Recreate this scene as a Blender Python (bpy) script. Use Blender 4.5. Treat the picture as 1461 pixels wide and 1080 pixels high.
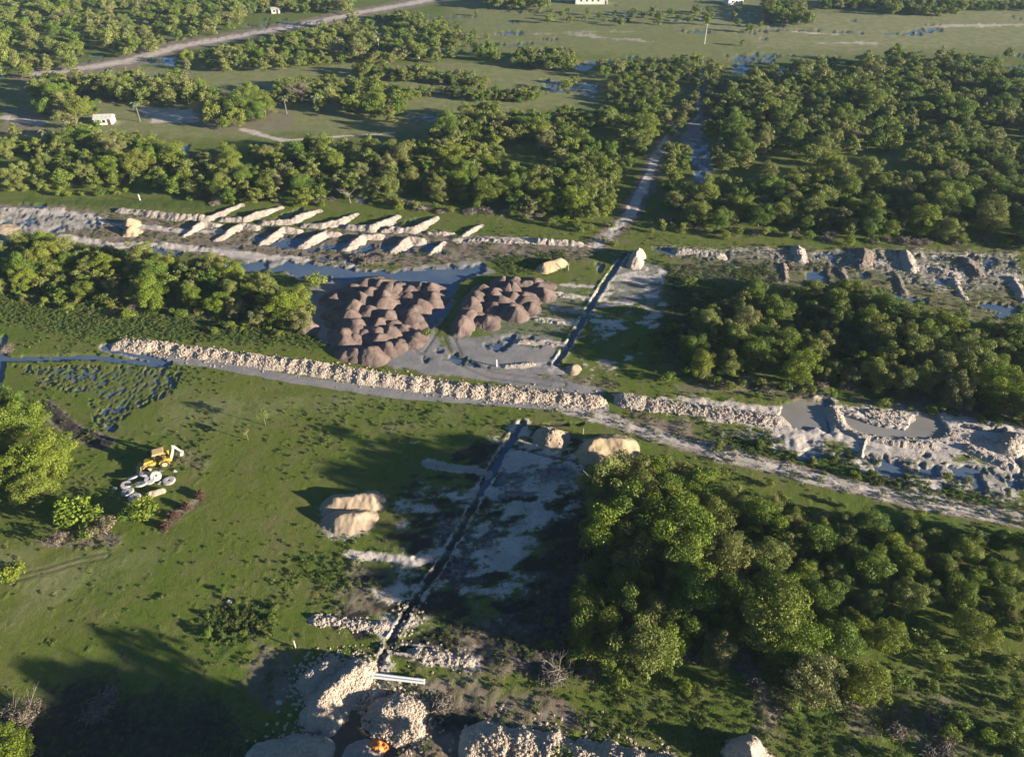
import bpy, math, random
import numpy as np

# ------------------------------------------------------------------ clearing
for o in list(bpy.data.objects):
    bpy.data.objects.remove(o)
SC = bpy.context.scene
COL = SC.collection
R = math.radians

# ------------------------------------------------------------------ camera
W0, H0 = 1461.0, 1080.0
FPX = 1024.0
PITCH = R(37.6)
CAMH = 80.0
cam_d = bpy.data.cameras.new('camera')
cam = bpy.data.objects.new('camera', cam_d)
COL.objects.link(cam)
cam.location = (0, 0, CAMH)
cam.rotation_euler = (math.pi / 2 - PITCH, 0, 0)
cam_d.sensor_width = 36.0
cam_d.sensor_fit = 'HORIZONTAL'
cam_d.lens = 36.0 * FPX / W0
cam_d.clip_start = 1.0
cam_d.clip_end = 20000.0
SC.camera = cam

# ------------------------------------------------------------------ light
SUN_EL, SUN_AZ = R(11.2), R(-21.0)          # direction towards the sun, azimuth from +X
world = bpy.data.worlds.new('World')
SC.world = world
world.use_nodes = True
nt = world.node_tree
sky = nt.nodes.new('ShaderNodeTexSky')
sky.sky_type = 'NISHITA'
sky.sun_disc = False
sky.sun_elevation = SUN_EL
sky.sun_rotation = math.pi / 2 - SUN_AZ
sky.air_density = 1.0
sky.dust_density = 0.3
sky.ozone_density = 5.0
bg = nt.nodes['Background']
nt.links.new(sky.outputs[0], bg.inputs[0])
bg.inputs[1].default_value = 0.045
sd = bpy.data.lights.new('sun', 'SUN')
sd.energy = 5.0
sd.angle = R(0.6)
sd.color = (1.0, 0.90, 0.76)
sun = bpy.data.objects.new('sun', sd)
COL.objects.link(sun)
sun.location = (200, -80, 120)
sun.rotation_euler = (math.pi / 2 - SUN_EL, 0, SUN_AZ + math.pi / 2)
vs = SC.view_settings
SC.display_settings.display_device = 'sRGB'
vs.view_transform = 'Standard'
vs.look = 'None'
vs.gamma = 1.0
vs.exposure = 1.5
vs.use_curve_mapping = False
SC.render.engine = 'CYCLES'
cy = SC.cycles
cy.max_bounces = 5
cy.diffuse_bounces = 2
cy.glossy_bounces = 2
cy.transmission_bounces = 2
cy.transparent_max_bounces = 4
cy.volume_bounces = 0
cy.use_denoising = True
cy.sample_clamp_indirect = 3.0
cy.caustics_reflective = False
cy.caustics_refractive = False

# ------------------------------------------------------------------ photo point -> place on the land
SP, CP = math.sin(PITCH), math.cos(PITCH)

def G(x, y, z=0.0):
    """point at height z that the photograph shows at pixel x, y"""
    v = (y - H0 / 2) / FPX
    u = (x - W0 / 2) / FPX
    t = (CAMH - z) / (SP + v * CP)
    return np.array([u * t, t * (CP - v * SP)])

def GA(x, y, z=0.0):
    v = (y - H0 / 2) / FPX
    u = (x - W0 / 2) / FPX
    t = (CAMH - z) / (SP + v * CP)
    return u * t, t * (CP - v * SP)

def PX(X, Y, z=0.0):
    dz = z - CAMH
    t = Y * CP - dz * SP
    vv = -(Y * SP + dz * CP)
    return W0 / 2 + FPX * X / t, H0 / 2 + FPX * vv / t, t

def P(pts, z=0.0):
    return [G(a, b, z) for a, b in pts]

# ------------------------------------------------------------------ noise
def vnoise(x, y, seed=0):
    xi = np.floor(x).astype(np.int64); yi = np.floor(y).astype(np.int64)
    fx = x - xi; fy = y - yi
    fx = fx * fx * (3 - 2 * fx); fy = fy * fy * (3 - 2 * fy)
    def h(a, b):
        n = (a * 374761393 + b * 668265263 + seed * 1442695041) & 0xffffffff
        n = ((n ^ (n >> 13)) * 1274126177) & 0xffffffff
        n = (n ^ (n >> 16)) & 0xffffffff
        return n / 4294967295.0
    return ((h(xi, yi) * (1 - fx) + h(xi + 1, yi) * fx) * (1 - fy)
            + (h(xi, yi + 1) * (1 - fx) + h(xi + 1, yi + 1) * fx) * fy)

def fbm(x, y, s, octv=4, seed=0, gain=0.5):
    a = 1.0; tot = 0; out = 0
    for i in range(octv):
        c, sn = math.cos(i * 1.1 + .4), math.sin(i * 1.1 + .4)
        out = out + a * vnoise((x * c - y * sn) / s, (x * sn + y * c) / s, seed + i * 17)
        tot += a; a *= gain; s *= 0.5
    return out / tot

def sstep(a, b, x):
    t = np.clip((x - a) / (b - a), 0, 1)
    return t * t * (3 - 2 * t)

def dseg(x, y, a, b):
    ax, ay = a; bx, by = b
    dx, dy = bx - ax, by - ay
    L = dx * dx + dy * dy + 1e-9
    t = np.clip(((x - ax) * dx + (y - ay) * dy) / L, 0, 1)
    return np.hypot(x - ax - t * dx, y - ay - t * dy), t

def dline(x, y, pts):
    d = np.full(x.shape, 1e9)
    if len(pts) == 1:
        return np.hypot(x - pts[0][0], y - pts[0][1])
    for a, b in zip(pts[:-1], pts[1:]):
        d = np.minimum(d, dseg(x, y, a, b)[0])
    return d

def dpoly(x, y, pts):
    """signed distance, positive inside"""
    d = dline(x, y, list(pts) + [pts[0]])
    ins = np.zeros(x.shape, bool)
    n = len(pts)
    for i in range(n):
        ax, ay = pts[i]; bx, by = pts[(i + 1) % n]
        if ay == by: continue
        c = ((ay > y) != (by > y)) & (x < (bx - ax) * (y - ay) / (by - ay) + ax)
        ins ^= c
    return np.where(ins, d, -d)

# ------------------------------------------------------------------ meshes and objects
def mesh_np(name, co, faces, mat=None, smooth=False, attrs=None, mats=None, matidx=None):
    me = bpy.data.meshes.new(name)
    co = np.asarray(co, np.float32); faces = np.asarray(faces, np.int32)
    k = faces.shape[1]
    me.vertices.add(len(co)); me.vertices.foreach_set('co', co.ravel())
    me.loops.add(faces.size); me.loops.foreach_set('vertex_index', faces.ravel())
    me.polygons.add(len(faces))
    me.polygons.foreach_set('loop_start', np.arange(0, faces.size, k, dtype=np.int32))
    me.polygons.foreach_set('loop_total', np.full(len(faces), k, np.int32))
    if smooth:
        me.polygons.foreach_set('use_smooth', np.ones(len(faces), bool))
    if mats:
        for m in mats: me.materials.append(m)
        if matidx is not None:
            me.polygons.foreach_set('material_index', np.asarray(matidx, np.int32))
    elif mat:
        me.materials.append(mat)
    for an, av in (attrs or {}).items():
        at = me.attributes.new(an, 'FLOAT', 'POINT')
        at.data.foreach_set('value', np.asarray(av, np.float32))
    me.update(calc_edges=True)
    return me

def link(name, me, parent=None, loc=(0, 0, 0)):
    o = bpy.data.objects.new(name, me)
    COL.objects.link(o)
    if parent: o.parent = parent
    o.location = loc
    return o

def empty(name, loc, rz=0.0, sc=1.0):
    o = bpy.data.objects.new(name, None)
    COL.objects.link(o)
    o.empty_display_size = 0.3
    o.location = loc; o.rotation_euler = (0, 0, rz); o.scale = (sc, sc, sc)
    return o

def tag(o, label=None, cat=None, group=None, kind=None):
    if label: o['label'] = label
    if cat: o['category'] = cat
    if group: o['group'] = group
    if kind: o['kind'] = kind
    return o

def copy_tree(o, parent=None):
    c = o.copy(); COL.objects.link(c)
    if parent: c.parent = parent
    for ch in o.children:
        copy_tree(ch, c)
    return c

class MB:
    """collects quads and builds ONE mesh"""
    def __init__(s): s.v = []; s.f = []
    def add(s, vs_, fs):
        b = len(s.v)
        s.v += [tuple(p) for p in vs_]
        s.f += [tuple(b + i for i in f) for f in fs]
    def box(s, c, size, rz=0.0, ry=0.0):
        sx, sy, sz = [q / 2 for q in size]
        pts = []
        for z in (-sz, sz):
            for x, y in ((-sx, -sy), (sx, -sy), (sx, sy), (-sx, sy)):
                X, Z = x * math.cos(ry) + z * math.sin(ry), -x * math.sin(ry) + z * math.cos(ry)
                X, Y = X * math.cos(rz) - y * math.sin(rz), X * math.sin(rz) + y * math.cos(rz)
                pts.append((c[0] + X, c[1] + Y, c[2] + Z))
        s.add(pts, [(3, 2, 1, 0), (4, 5, 6, 7), (0, 1, 5, 4), (1, 2, 6, 5), (2, 3, 7, 6), (3, 0, 4, 7)])
    def tube(s, pts, rad, n=6, cap=True):
        pts = [np.array(p, float) for p in pts]
        if not hasattr(rad, '__len__'): rad = [rad] * len(pts)
        rings = []
        for i, p in enumerate(pts):
            d = pts[min(i + 1, len(pts) - 1)] - pts[max(i - 1, 0)]
            d /= (np.linalg.norm(d) + 1e-9)
            a = np.cross(d, (0, 0, 1.0)) if abs(d[2]) < .95 else np.cross(d, (1.0, 0, 0))
            a /= np.linalg.norm(a); b = np.cross(d, a)
            rings.append([p + rad[i] * (a * math.cos(t) + b * math.sin(t))
                          for t in [2 * math.pi * k / n for k in range(n)]])
        vs_ = [q for r in rings for q in r]
        fs = []
        for i in range(len(pts) - 1):
            for k in range(n):
                fs.append((i * n + k, i * n + (k + 1) % n, (i + 1) * n + (k + 1) % n, (i + 1) * n + k))
        if cap:
            fs.append(tuple(range(n))); fs.append(tuple((len(pts) - 1) * n + k for k in range(n))[::-1])
        s.add(vs_, fs)
    def prism(s, prof, y0, y1):
        """profile in x,z extruded along y"""
        n = len(prof)
        vs_ = [(x, y0, z) for x, z in prof] + [(x, y1, z) for x, z in prof]
        fs = [(i, (i + 1) % n, n + (i + 1) % n, n + i) for i in range(n)]
        fs += [tuple(range(n))[::-1], tuple(range(n, 2 * n))]
        s.add(vs_, fs)
    def lathe(s, prof, c, axis='y', n=20):
        """closed profile of (radius, along) revolved"""
        m = len(prof); vs_ = []
        for k in range(n):
            t = 2 * math.pi * k / n
            for r, h in prof:
                if axis == 'y': vs_.append((c[0] + r * math.cos(t), c[1] + h, c[2] + r * math.sin(t)))
                else: vs_.append((c[0] + r * math.cos(t), c[1] + r * math.sin(t), c[2] + h))
        fs = []
        for k in range(n):
            for i in range(m):
                fs.append((k * m + i, k * m + (i + 1) % m, ((k + 1) % n) * m + (i + 1) % m, ((k + 1) % n) * m + i))
        s.add(vs_, fs)
    def build(s, name, mat, parent=None, smooth=False, loc=(0, 0, 0)):
        me = bpy.data.meshes.new(name)
        me.from_pydata(s.v, [], s.f); me.materials.append(mat)
        if smooth:
            for p in me.polygons: p.use_smooth = True
        me.update()
        return link(name, me, parent, loc)

# ------------------------------------------------------------------ materials
class NT:
    def __init__(s, name):
        s.m = bpy.data.materials.new(name); s.m.use_nodes = True
        s.t = s.m.node_tree; s.b = s.t.nodes['Principled BSDF']
        s.b.inputs['Specular IOR Level'].default_value = 0.25
        s.pos = None
    def n(s, typ, **kw):
        nd = s.t.nodes.new(typ)
        for k, v in kw.items(): setattr(nd, k, v)
        return nd
    def l(s, a, b): s.t.links.new(a, b)
    def geo(s):
        if s.pos is None: s.pos = s.n('ShaderNodeNewGeometry').outputs['Position']
        return s.pos
    def noise(s, scale, detail=4, rough=.55, vec=None, dist=0.0):
        nd = s.n('ShaderNodeTexNoise')
        nd.inputs['Scale'].default_value = scale; nd.inputs['Detail'].default_value = detail
        nd.inputs['Roughness'].default_value = rough; nd.inputs['Distortion'].default_value = dist
        s.l(vec or s.geo(), nd.inputs['Vector'])
        return nd.outputs['Fac']
    def math(s, op, a, b=None, c=None, clamp=False):
        nd = s.n('ShaderNodeMath', operation=op, use_clamp=clamp)
        for i, q in enumerate((a, b, c)):
            if q is None: continue
            if isinstance(q, (int, float)): nd.inputs[i].default_value = q
            else: s.l(q, nd.inputs[i])
        return nd.outputs[0]
    def ramp(s, fac, lo, hi):
        nd = s.n('ShaderNodeMapRange', interpolation_type='SMOOTHSTEP')
        s.l(fac, nd.inputs[0]); nd.inputs[1].default_value = lo; nd.inputs[2].default_value = hi
        return nd.outputs[0]
    def mix(s, fac, a, b):
        nd = s.n('ShaderNodeMix', data_type='RGBA')
        for sock, q in ((nd.inputs[0], fac), (nd.inputs[6], a), (nd.inputs[7], b)):
            if isinstance(q, (int, float)): sock.default_value = q
            elif isinstance(q, tuple): sock.default_value = (*q, 1)
            else: s.l(q, sock)
        return nd.outputs[2]
    def attr(s, name):
        nd = s.n('ShaderNodeAttribute', attribute_name=name)
        return nd.outputs['Fac']
    def bump(s, h, strength=0.5, dist=0.2, prev=None):
        nd = s.n('ShaderNodeBump')
        nd.inputs['Strength'].default_value = strength; nd.inputs['Distance'].default_value = dist
        s.l(h, nd.inputs['Height'])
        if prev is not None: s.l(prev, nd.inputs['Normal'])
        return nd.outputs[0]
    def out(s, col, rough=0.9, nrm=None):
        if isinstance(col, tuple): s.b.inputs['Base Color'].default_value = (*col, 1)
        else: s.l(col, s.b.inputs['Base Color'])
        if isinstance(rough, (int, float)): s.b.inputs['Roughness'].default_value = rough
        else: s.l(rough, s.b.inputs['Roughness'])
        if nrm is not None: s.l(nrm, s.b.inputs['Normal'])
        return s.m

def earth_mat(name, c1, c2, scale=0.8, fine=6.0, bump=0.6, bd=0.25, rough=0.95, c3=None):
    t = NT(name)
    n1 = t.noise(scale, 5, .6); n2 = t.noise(fine, 4, .65)
    col = t.mix(t.ramp(n1, .35, .65), c1, c2)
    col = t.mix(t.math('MULTIPLY', t.ramp(n2, .45, .75), .45), col, c3 or tuple(q * .55 for q in c1))
    return t.out(col, rough, t.bump(n2, bump, bd))

def rock_mat(name, c1, c2, c3, scale):
    t = NT(name)
    vo = t.n('ShaderNodeTexVoronoi', feature='F1'); vo.inputs['Scale'].default_value = scale
    t.l(t.geo(), vo.inputs['Vector'])
    n1 = t.noise(0.5, 5, .6); n2 = t.noise(5.0, 4, .7)
    col = t.mix(t.ramp(n1, .35, .65), c1, c2)
    sep = t.n('ShaderNodeSeparateColor'); t.l(vo.outputs['Color'], sep.inputs[0])
    col = t.mix(t.math('MULTIPLY', sep.outputs[0], .32), col, c3)
    col = t.mix(t.math('MULTIPLY', t.ramp(n2, .5, .75), .4), col, c3)
    h = t.math('SUBTRACT', 1.0, vo.outputs['Distance'])
    return t.out(col, .95, t.bump(n2, .5, .15, t.bump(h, .6, .2)))

def plain(name, c, rough=.6, metal=0.0, var=.25, scale=3.0):
    t = NT(name)
    n = t.noise(scale, 4, .6)
    col = t.mix(t.ramp(n, .35, .7), c, tuple(q * (1 - var) for q in c))
    t.b.inputs['Metallic'].default_value = metal
    return t.out(col, rough)

def leaf_mat(name, c1, c2, c3, obj_random=True, trans=0.27):
    """colour differs from leaf to leaf (attribute leaf_tone) and from tree to tree"""
    t = NT(name)
    if obj_random:
        rnd = t.n('ShaderNodeObjectInfo').outputs['Random']
    else:
        rnd = t.attr('tree_tone')
    tone = t.attr('leaf_tone')
    a = t.mix(t.ramp(rnd, .1, .75), c1, c2)
    a = t.mix(t.math('MULTIPLY', t.ramp(rnd, .72, .95), .75), a, c3)
    hs = t.n('ShaderNodeHueSaturation')
    t.l(a, hs.inputs['Color'])
    t.l(t.math('MULTIPLY_ADD', tone, .9, .55), hs.inputs['Value'])
    t.l(t.math('MULTIPLY_ADD', tone, -.02, .51), hs.inputs['Hue'])
    col = hs.outputs[0]
    t.out(col, .6)
    t.b.inputs['Specular IOR Level'].default_value = .3
    tr = t.n('ShaderNodeBsdfTranslucent')
    br = t.mix(.4, col, (.10, .16, .02))
    t.l(br, tr.inputs[0])
    ms = t.n('ShaderNodeMixShader'); ms.inputs[0].default_value = trans
    t.l(t.b.outputs[0], ms.inputs[1]); t.l(tr.outputs[0], ms.inputs[2])
    t.l(ms.outputs[0], t.t.nodes['Material Output'].inputs[0])
    return t.m

LEAF_A = ((.125, .190, .024), (.195, .232, .032), (.225, .220, .07))
M = {}
M['leaf'] = leaf_mat('leaf', *LEAF_A)
M['leaf_far'] = leaf_mat('leaf_far', *LEAF_A, obj_random=False)
M['leaf_olive'] = leaf_mat('leaf_olive', (.180, .220, .045), (.220, .242, .058), (.25, .235, .10))
M['leaf_bright'] = leaf_mat('leaf_bright', (.165, .225, .020), (.205, .245, .024), (.215, .225, .04))
M['leaf_brown'] = leaf_mat('leaf_brown', (.17, .13, .08), (.22, .17, .12), (.13, .10, .07), trans=.05)
M['leaf_red'] = leaf_mat('leaf_red', (.075, .03, .018), (.09, .04, .022), (.06, .03, .018), trans=.05)
M['weed'] = leaf_mat('weed', (.11, .16, .03), (.15, .18, .04), (.17, .16, .07))
M['palm'] = leaf_mat('palm', (.16, .19, .09), (.20, .21, .11), (.18, .18, .09))
M['bark'] = earth_mat('bark', (.16, .13, .10), (.22, .19, .16), 2.0, 12.0)
M['dead_wood'] = earth_mat('dead_wood', (.22, .18, .14), (.34, .29, .24), 1.0, 9.0)
M['sand'] = earth_mat('sand', (.42, .32, .22), (.36, .27, .185), .5, 4.0, .35, .12)
M['sand_yellow'] = earth_mat('sand_yellow', (.45, .345, .21), (.40, .30, .185), .6, 4.0, .35, .12)
M['limestone'] = rock_mat('limestone', (.60, .48, .365), (.52, .415, .31), (.31, .25, .19), 4.2)
M['limestone_fine'] = rock_mat('limestone_fine', (.52, .44, .355), (.43, .36, .295), (.24, .20, .165), 5.0)
M['ridge_clay'] = earth_mat('ridge_clay', (.47, .385, .31), (.39, .32, .26), .5, 3.0, .7, .2, c3=(.26, .21, .17))
M['aggregate'] = earth_mat('aggregate', (.245, .175, .142), (.17, .122, .10), .5, 5.0, .9, .2, c3=(.09, .065, .055))
M['spoil'] = earth_mat('spoil', (.30, .24, .19), (.20, .16, .12), .9, 4.0, .9, .3, c3=(.10, .08, .06))
M['yellow_paint'] = plain('yellow_paint', (.62, .42, .06), .55, var=.45, scale=2.0)
M['roof_paint'] = plain('roof_paint', (.75, .52, .22), .5)
M['black_rubber'] = plain('black_rubber', (.06, .055, .05), .8)
M['dark_steel'] = plain('dark_steel', (.07, .07, .07), .5)
M['pale_steel'] = plain('pale_steel', (.5, .46, .4), .5)
M['cab_glass'] = plain('cab_glass', (.03, .035, .04), .15)
M['concrete'] = plain('concrete', (.55, .51, .47), .85, var=.5, scale=2.5)
M['pvc'] = plain('pvc', (.82, .82, .80), .4, var=.06)
M['wall_white'] = plain('wall_white', (.70, .68, .62), .8, scale=1.5)
M['roof_tin'] = plain('roof_tin', (.60, .58, .52), .5, scale=1.2)
M['roof_grey_ring_shade'] = plain('roof_grey_ring_shade', (.30, .32, .34), .5, scale=1.2)
M['door_brown'] = plain('door_brown', (.12, .07, .04), .7)
M['stake_wood'] = plain('stake_wood', (.62, .55, .42), .8)
M['orange_bag'] = plain('orange_bag', (.75, .25, .06), .6)

# =================================================================== GROUND
def axis_vals(lo, d0, d1, hi, step, coarse):
    return np.unique(np.concatenate([np.arange(lo, d0, coarse), np.arange(d0, d1, step), np.arange(d1, hi + 1, coarse)]))
gx = axis_vals(-1900, -120, 1581, 3360, 2.0, 60.0)
gy = np.unique(np.concatenate([np.linspace(-212, -60, 34), np.arange(-60, 1130, 2.0), np.arange(1130, 1700, 10.0)]))
PXX, PYY = np.meshgrid(gx, gy)
X, Y = GA(PXX.ravel(), PYY.ravel())
NXg, NYg = len(gx), len(gy)

nA = fbm(X, Y, 9.0, 5, 3); nB = fbm(X, Y, 2.2, 4, 11); nC = fbm(X, Y, 28.0, 4, 23); nD = fbm(X, Y, .9, 3, 31)
EN = (nA - .5) * 1.0 + (nB - .5) * 1.2

LAY = {k: np.zeros(len(X)) for k in ('pale', 'mud', 'grey', 'lush', 'dark', 'dry', 'wet', 'dig')}

def _bb(pts, m):
    a = np.array(pts)
    return (X > a[:, 0].min() - m) & (X < a[:, 0].max() + m) & (Y > a[:, 1].min() - m) & (Y < a[:, 1].max() + m)

def apply(layer, d, soft, k, sel, rag):
    v = sstep(-soft, soft, d + EN[sel] * rag) * k
    L = LAY[layer]
    L[sel] = np.maximum(L[sel], v)

def poly(layer, px, soft=1.0, k=1.0, rag=1.0):
    pts = P(px); sel = np.nonzero(_bb(pts, soft + 3 * rag + 2))[0]
    apply(layer, dpoly(X[sel], Y[sel], pts), soft, k, sel, rag)

def line(layer, px, w, soft=.5, k=1.0, rag=.5):
    pts = P(px); sel = np.nonzero(_bb(pts, w + soft + 3 * rag + 2))[0]
    apply(layer, w - dline(X[sel], Y[sel], pts), soft, k, sel, rag)

# --- pale clay, sand and marl
poly('pale', [(0, 298), (70, 298), (150, 306), (165, 318), (110, 330), (0, 345)], 1.5, .85, 3)
line('pale', [(90, 338), (160, 350), (250, 352), (330, 362), (420, 370), (500, 378)], 1.6, .8, .85, 1.6)
line('pale', [(150, 318), (260, 330), (330, 332)], 1.1, .6, .8, 1.2)
poly('pale', [(868, 560), (950, 563), (1110, 578), (1190, 576), (1290, 584), (1370, 596), (1461, 606), (1520, 620), (1520, 690), (1461, 668), (1380, 650), (1250, 640), (1120, 615), (1000, 602), (900, 582)], 1.2, 1.0, 2.0)
poly('pale', [(1105, 605), (1180, 618), (1170, 650), (1110, 640)], 1.2, .85, 2.2)
poly('pale', [(1200, 630), (1461, 660), (1461, 720), (1380, 700), (1250, 680), (1210, 660)], 2, .68, 3.5)
poly('pale', [(1000, 600), (1110, 610), (1210, 640), (1220, 665), (1100, 640), (1010, 620)], 2, .5, 3.5)
line('pale', [(1215, 620), (1228, 650), (1232, 672)], .5, .3, .9, .6)
line('pale', [(1335, 640), (1340, 668), (1335, 695)], 1.0, .4, .9, .8)
line('pale', [(1105, 610), (1107, 640)], .5, .3, .9, .4)
poly('pale', [(742, 605), (800, 615), (835, 640), (850, 690), (800, 745), (775, 790), (770, 850), (720, 870), (640, 850), (600, 880), (560, 905), (530, 870), (560, 800), (600, 760), (640, 745), (670, 690), (700, 650)], 3, .78, 5)
poly('pale', [(580, 700), (650, 695), (660, 730), (590, 790), (570, 760)], 2, .7, 4)
line('pale', [(612, 662), (650, 668), (700, 672)], 1.1, .7, .8, 1.0)
line('pale', [(580, 705), (640, 712), (675, 715)], 1.0, .7, .7, 1.1)
line('pale', [(497, 792), (560, 797), (620, 805)], .8, .4, .9, .7)
line('pale', [(448, 882), (500, 890), (560, 895)], 1.0, .4, .95, .7)
line('pale', [(590, 930), (640, 938), (672, 945)], 1.3, .5, .9, .8)
line('pale', [(500, 640), (540, 632), (590, 628)], .9, .8, .62, 1.4)
line('pale', [(612, 822), (585, 850), (560, 890)], 2.4, 1.0, .85, 1.6)
poly('pale', [(860, 385), (950, 385), (935, 470), (900, 530), (815, 535), (840, 450)], 2, .95, 5)
for a in ([(760, 424), (800, 420), (850, 428)], [(790, 440), (845, 445)], [(740, 487), (790, 490), (812, 492)], [(762, 455), (825, 462)], [(725, 522), (780, 520)], [(800, 405), (860, 410)]):
    line('pale', a, .9, .5, .9, .8)
poly('pale', [(790, 515), (860, 520), (850, 545), (780, 530)], 1.5, .7, 2.5)
line('pale', [(850, 352), (895, 310), (915, 275), (928, 245), (942, 215), (962, 180)], 1.6, .9, .8, 1.6)
line('mud', [(850, 352), (895, 310), (915, 275), (928, 245), (942, 215), (962, 180)], 3.0, 1.2, .8, 1.6)
line('pale', [(655, 343), (700, 342), (765, 345)], 1.6, .8, .8, 1.4)
poly('pale', [(960, 352), (1461, 360), (1461, 410), (1340, 415), (1200, 375), (960, 366)], 1.5, .52, 4)
line('pale', [(1225, 372), (1330, 384), (1400, 388), (1461, 396)], 1.6, .8, .85, 1.6)
line('pale', [(60, 106), (110, 99), (180, 88), (260, 66), (350, 50), (430, 36), (520, 17), (640, -4)], 4.6, 3.5, .74, 4)
line('pale', [(0, 168), (60, 176)], 2.5, 1.5, .7, 3)
line('pale', [(400, 201), (470, 196), (560, 190)], .9, .6, .85, .8)
line('pale', [(345, 185), (400, 200)], 1.3, 1.2, .75, 1.5)
poly('pale', [(190, 150), (280, 155), (285, 176), (215, 176)], 2, .7, 4)
line('pale', [(1130, 45), (1190, 50)], 1.5, 1.5, .8, 3)
line('pale', [(1170, 62), (1250, 62)], 2, 2, .6, 5)
line('pale', [(1320, 38), (1461, 36)], 3, 2, .6, 6)
line('pale', [(820, 50), (930, 60)], 3, 2, .48, 7)
line('pale', [(590, 52), (900, 45)], 2, 2, .42, 8)
poly('pale', [(520, 935), (560, 930), (560, 990), (500, 1030), (430, 1010), (440, 960)], 1.5, .8, 2)
# thin clay left in crosswise smears where the digger dragged it
u_ = X * .97 + Y * .22; v_ = -X * .22 + Y * .97
stre = .6 * fbm(u_ / 3.4, v_, 2.6, 4, 41) + .4 * fbm(u_ / 2.2, v_, .9, 3, 43); pat = fbm(X, Y, 5.0, 4, 47)
cz = dpoly(X, Y, P([(740, 600), (870, 640), (870, 940), (520, 940), (480, 860), (600, 640)])) > 0
STRE = (stre, pat, cz)
LAY['pale'] = LAY['pale'] * np.where((Y < 150) & (X < 33), np.clip(.56 + 5.0 * (stre - .5) + 2.8 * (pat - .5), .05, 1.1), 1)
for a, w_ in (([(478, 721), (531, 718)], 3.0), ([(485, 747), (511, 746)], 3.4), ([(850, 646), (884, 642)], 3.8), ([(784, 630), (790, 630)], 3.2), ([(776, 386), (798, 380)], 2.6), ([(188, 326), (189, 334)], 3.0),
              ([(470, 1000), (515, 965)], 3.0), ([(556, 1026), (582, 1036)], 3.0), ([(690, 1068), (960, 1116)], 3.0)):
    line('pale', a, w_ - .5, .9, .52, 1.6)
# --- brown mud / bare soil
line('mud', [(60, 106), (110, 99), (180, 88), (260, 66), (350, 50), (430, 36), (520, 17), (640, -4)], 11, 4, .8, 6)
line('mud', [(812, 580), (880, 602), (980, 633), (1100, 664), (1200, 690), (1300, 712), (1500, 748)], 2.0, .7, 1.0, .9)
line('pale', [(812, 580), (880, 602), (980, 633), (1100, 664), (1200, 690), (1300, 712), (1500, 748)], 1.8, .9, .72, 1.3)
poly('mud', [(900, 585), (990, 602), (1000, 640), (900, 605)], 1.5, .8, 3)
poly('mud', [(0, 290), (160, 300), (330, 325), (620, 325), (760, 340), (850, 350), (840, 370), (700, 372), (560, 380), (420, 380), (250, 362), (90, 345), (0, 350)], 2, .72, 4)
poly('mud', [(620, 960), (760, 985), (820, 1010), (780, 1080), (620, 1080)], 2, .66, 4)
poly('mud', [(780, 990), (810, 1000), (850, 1035), (800, 1042)], 1, .9, 1.5)
poly('mud', [(1075, 975), (1120, 975), (1115, 1050), (1075, 1040)], 1.2, .75, 2)
poly('mud', [(1180, 960), (1350, 1000), (1390, 1080), (1210, 1060)], 2, .62, 4)
poly('mud', [(360, 905), (430, 930), (440, 1000), (380, 1020), (340, 980)], 2, .65, 3)
poly('mud', [(500, 800), (570, 800), (560, 900), (520, 890), (470, 880)], 2, .62, 3)
line('mud', [(60, 577), (85, 598), (112, 618), (150, 632)], 1.6, .5, 1.0, .5)
poly('mud', [(45, 770), (160, 745), (170, 775), (70, 785)], 1, .8, 2)
poly('mud', [(220, 765), (230, 740), (290, 700), (300, 705), (240, 760)], .6, .7, 1)
poly('mud', [(250, 640), (330, 655), (320, 680), (240, 660)], 2, .5, 3)
poly('mud', [(380, 640), (560, 600), (700, 565), (700, 585), (560, 625)], 3, .35, 4)
poly('mud', [(750, 520), (880, 540), (880, 560), (740, 545)], 2, .6, 3)
poly('mud', [(940, 350), (1461, 350), (1461, 480), (1330, 440), (1180, 420), (960, 395)], 3, .5, 6)
poly('mud', [(780, 760), (860, 800), (830, 960), (640, 960), (600, 940), (700, 880)], 3, .85, 4)
poly('mud', [(440, 975), (520, 960), (640, 990), (680, 1100), (430, 1100)], 2, .9, 2)
poly('mud', [(200, 150), (420, 155), (430, 190), (300, 190)], 4, .55, 6)
poly('mud', [(0, 150), (70, 165), (60, 190), (0, 195)], 3, .6, 5)
poly('mud', [(980, 530), (1130, 560), (1461, 580), (1461, 600), (1130, 570), (960, 560)], 1.5, .6, 3)
poly('mud', [(120, 430), (420, 455), (400, 475), (100, 445)], 2, .5, 4)
# --- dark organic soil, and tree shade painted into the lower left corner
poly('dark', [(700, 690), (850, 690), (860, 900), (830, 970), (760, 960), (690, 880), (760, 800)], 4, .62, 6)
poly('dark', [(-60, 990), (150, 955), (330, 1000), (420, 1055), (430, 1130), (-60, 1130)], 7, .68, 7)  # darker ground colour deepens the tree shadow over this corner
poly('dark', [(210, 960), (330, 1000), (400, 1060), (400, 1120), (100, 1120), (120, 1000)], 4, .62, 6)  # dark soil that also deepens the tree shadow by colour
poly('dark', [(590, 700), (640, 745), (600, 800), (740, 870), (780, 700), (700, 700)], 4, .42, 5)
line('dark', [(60, 577), (85, 598), (112, 618), (150, 632)], 1.3, .5, .72, .6)
poly('dark', [(620, 1000), (700, 1010), (700, 1060), (620, 1050)], 1.5, .7, 2)
poly('dark', [(940, 400), (1000, 410), (1000, 530), (930, 520)], 3, .5, 4)
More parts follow.
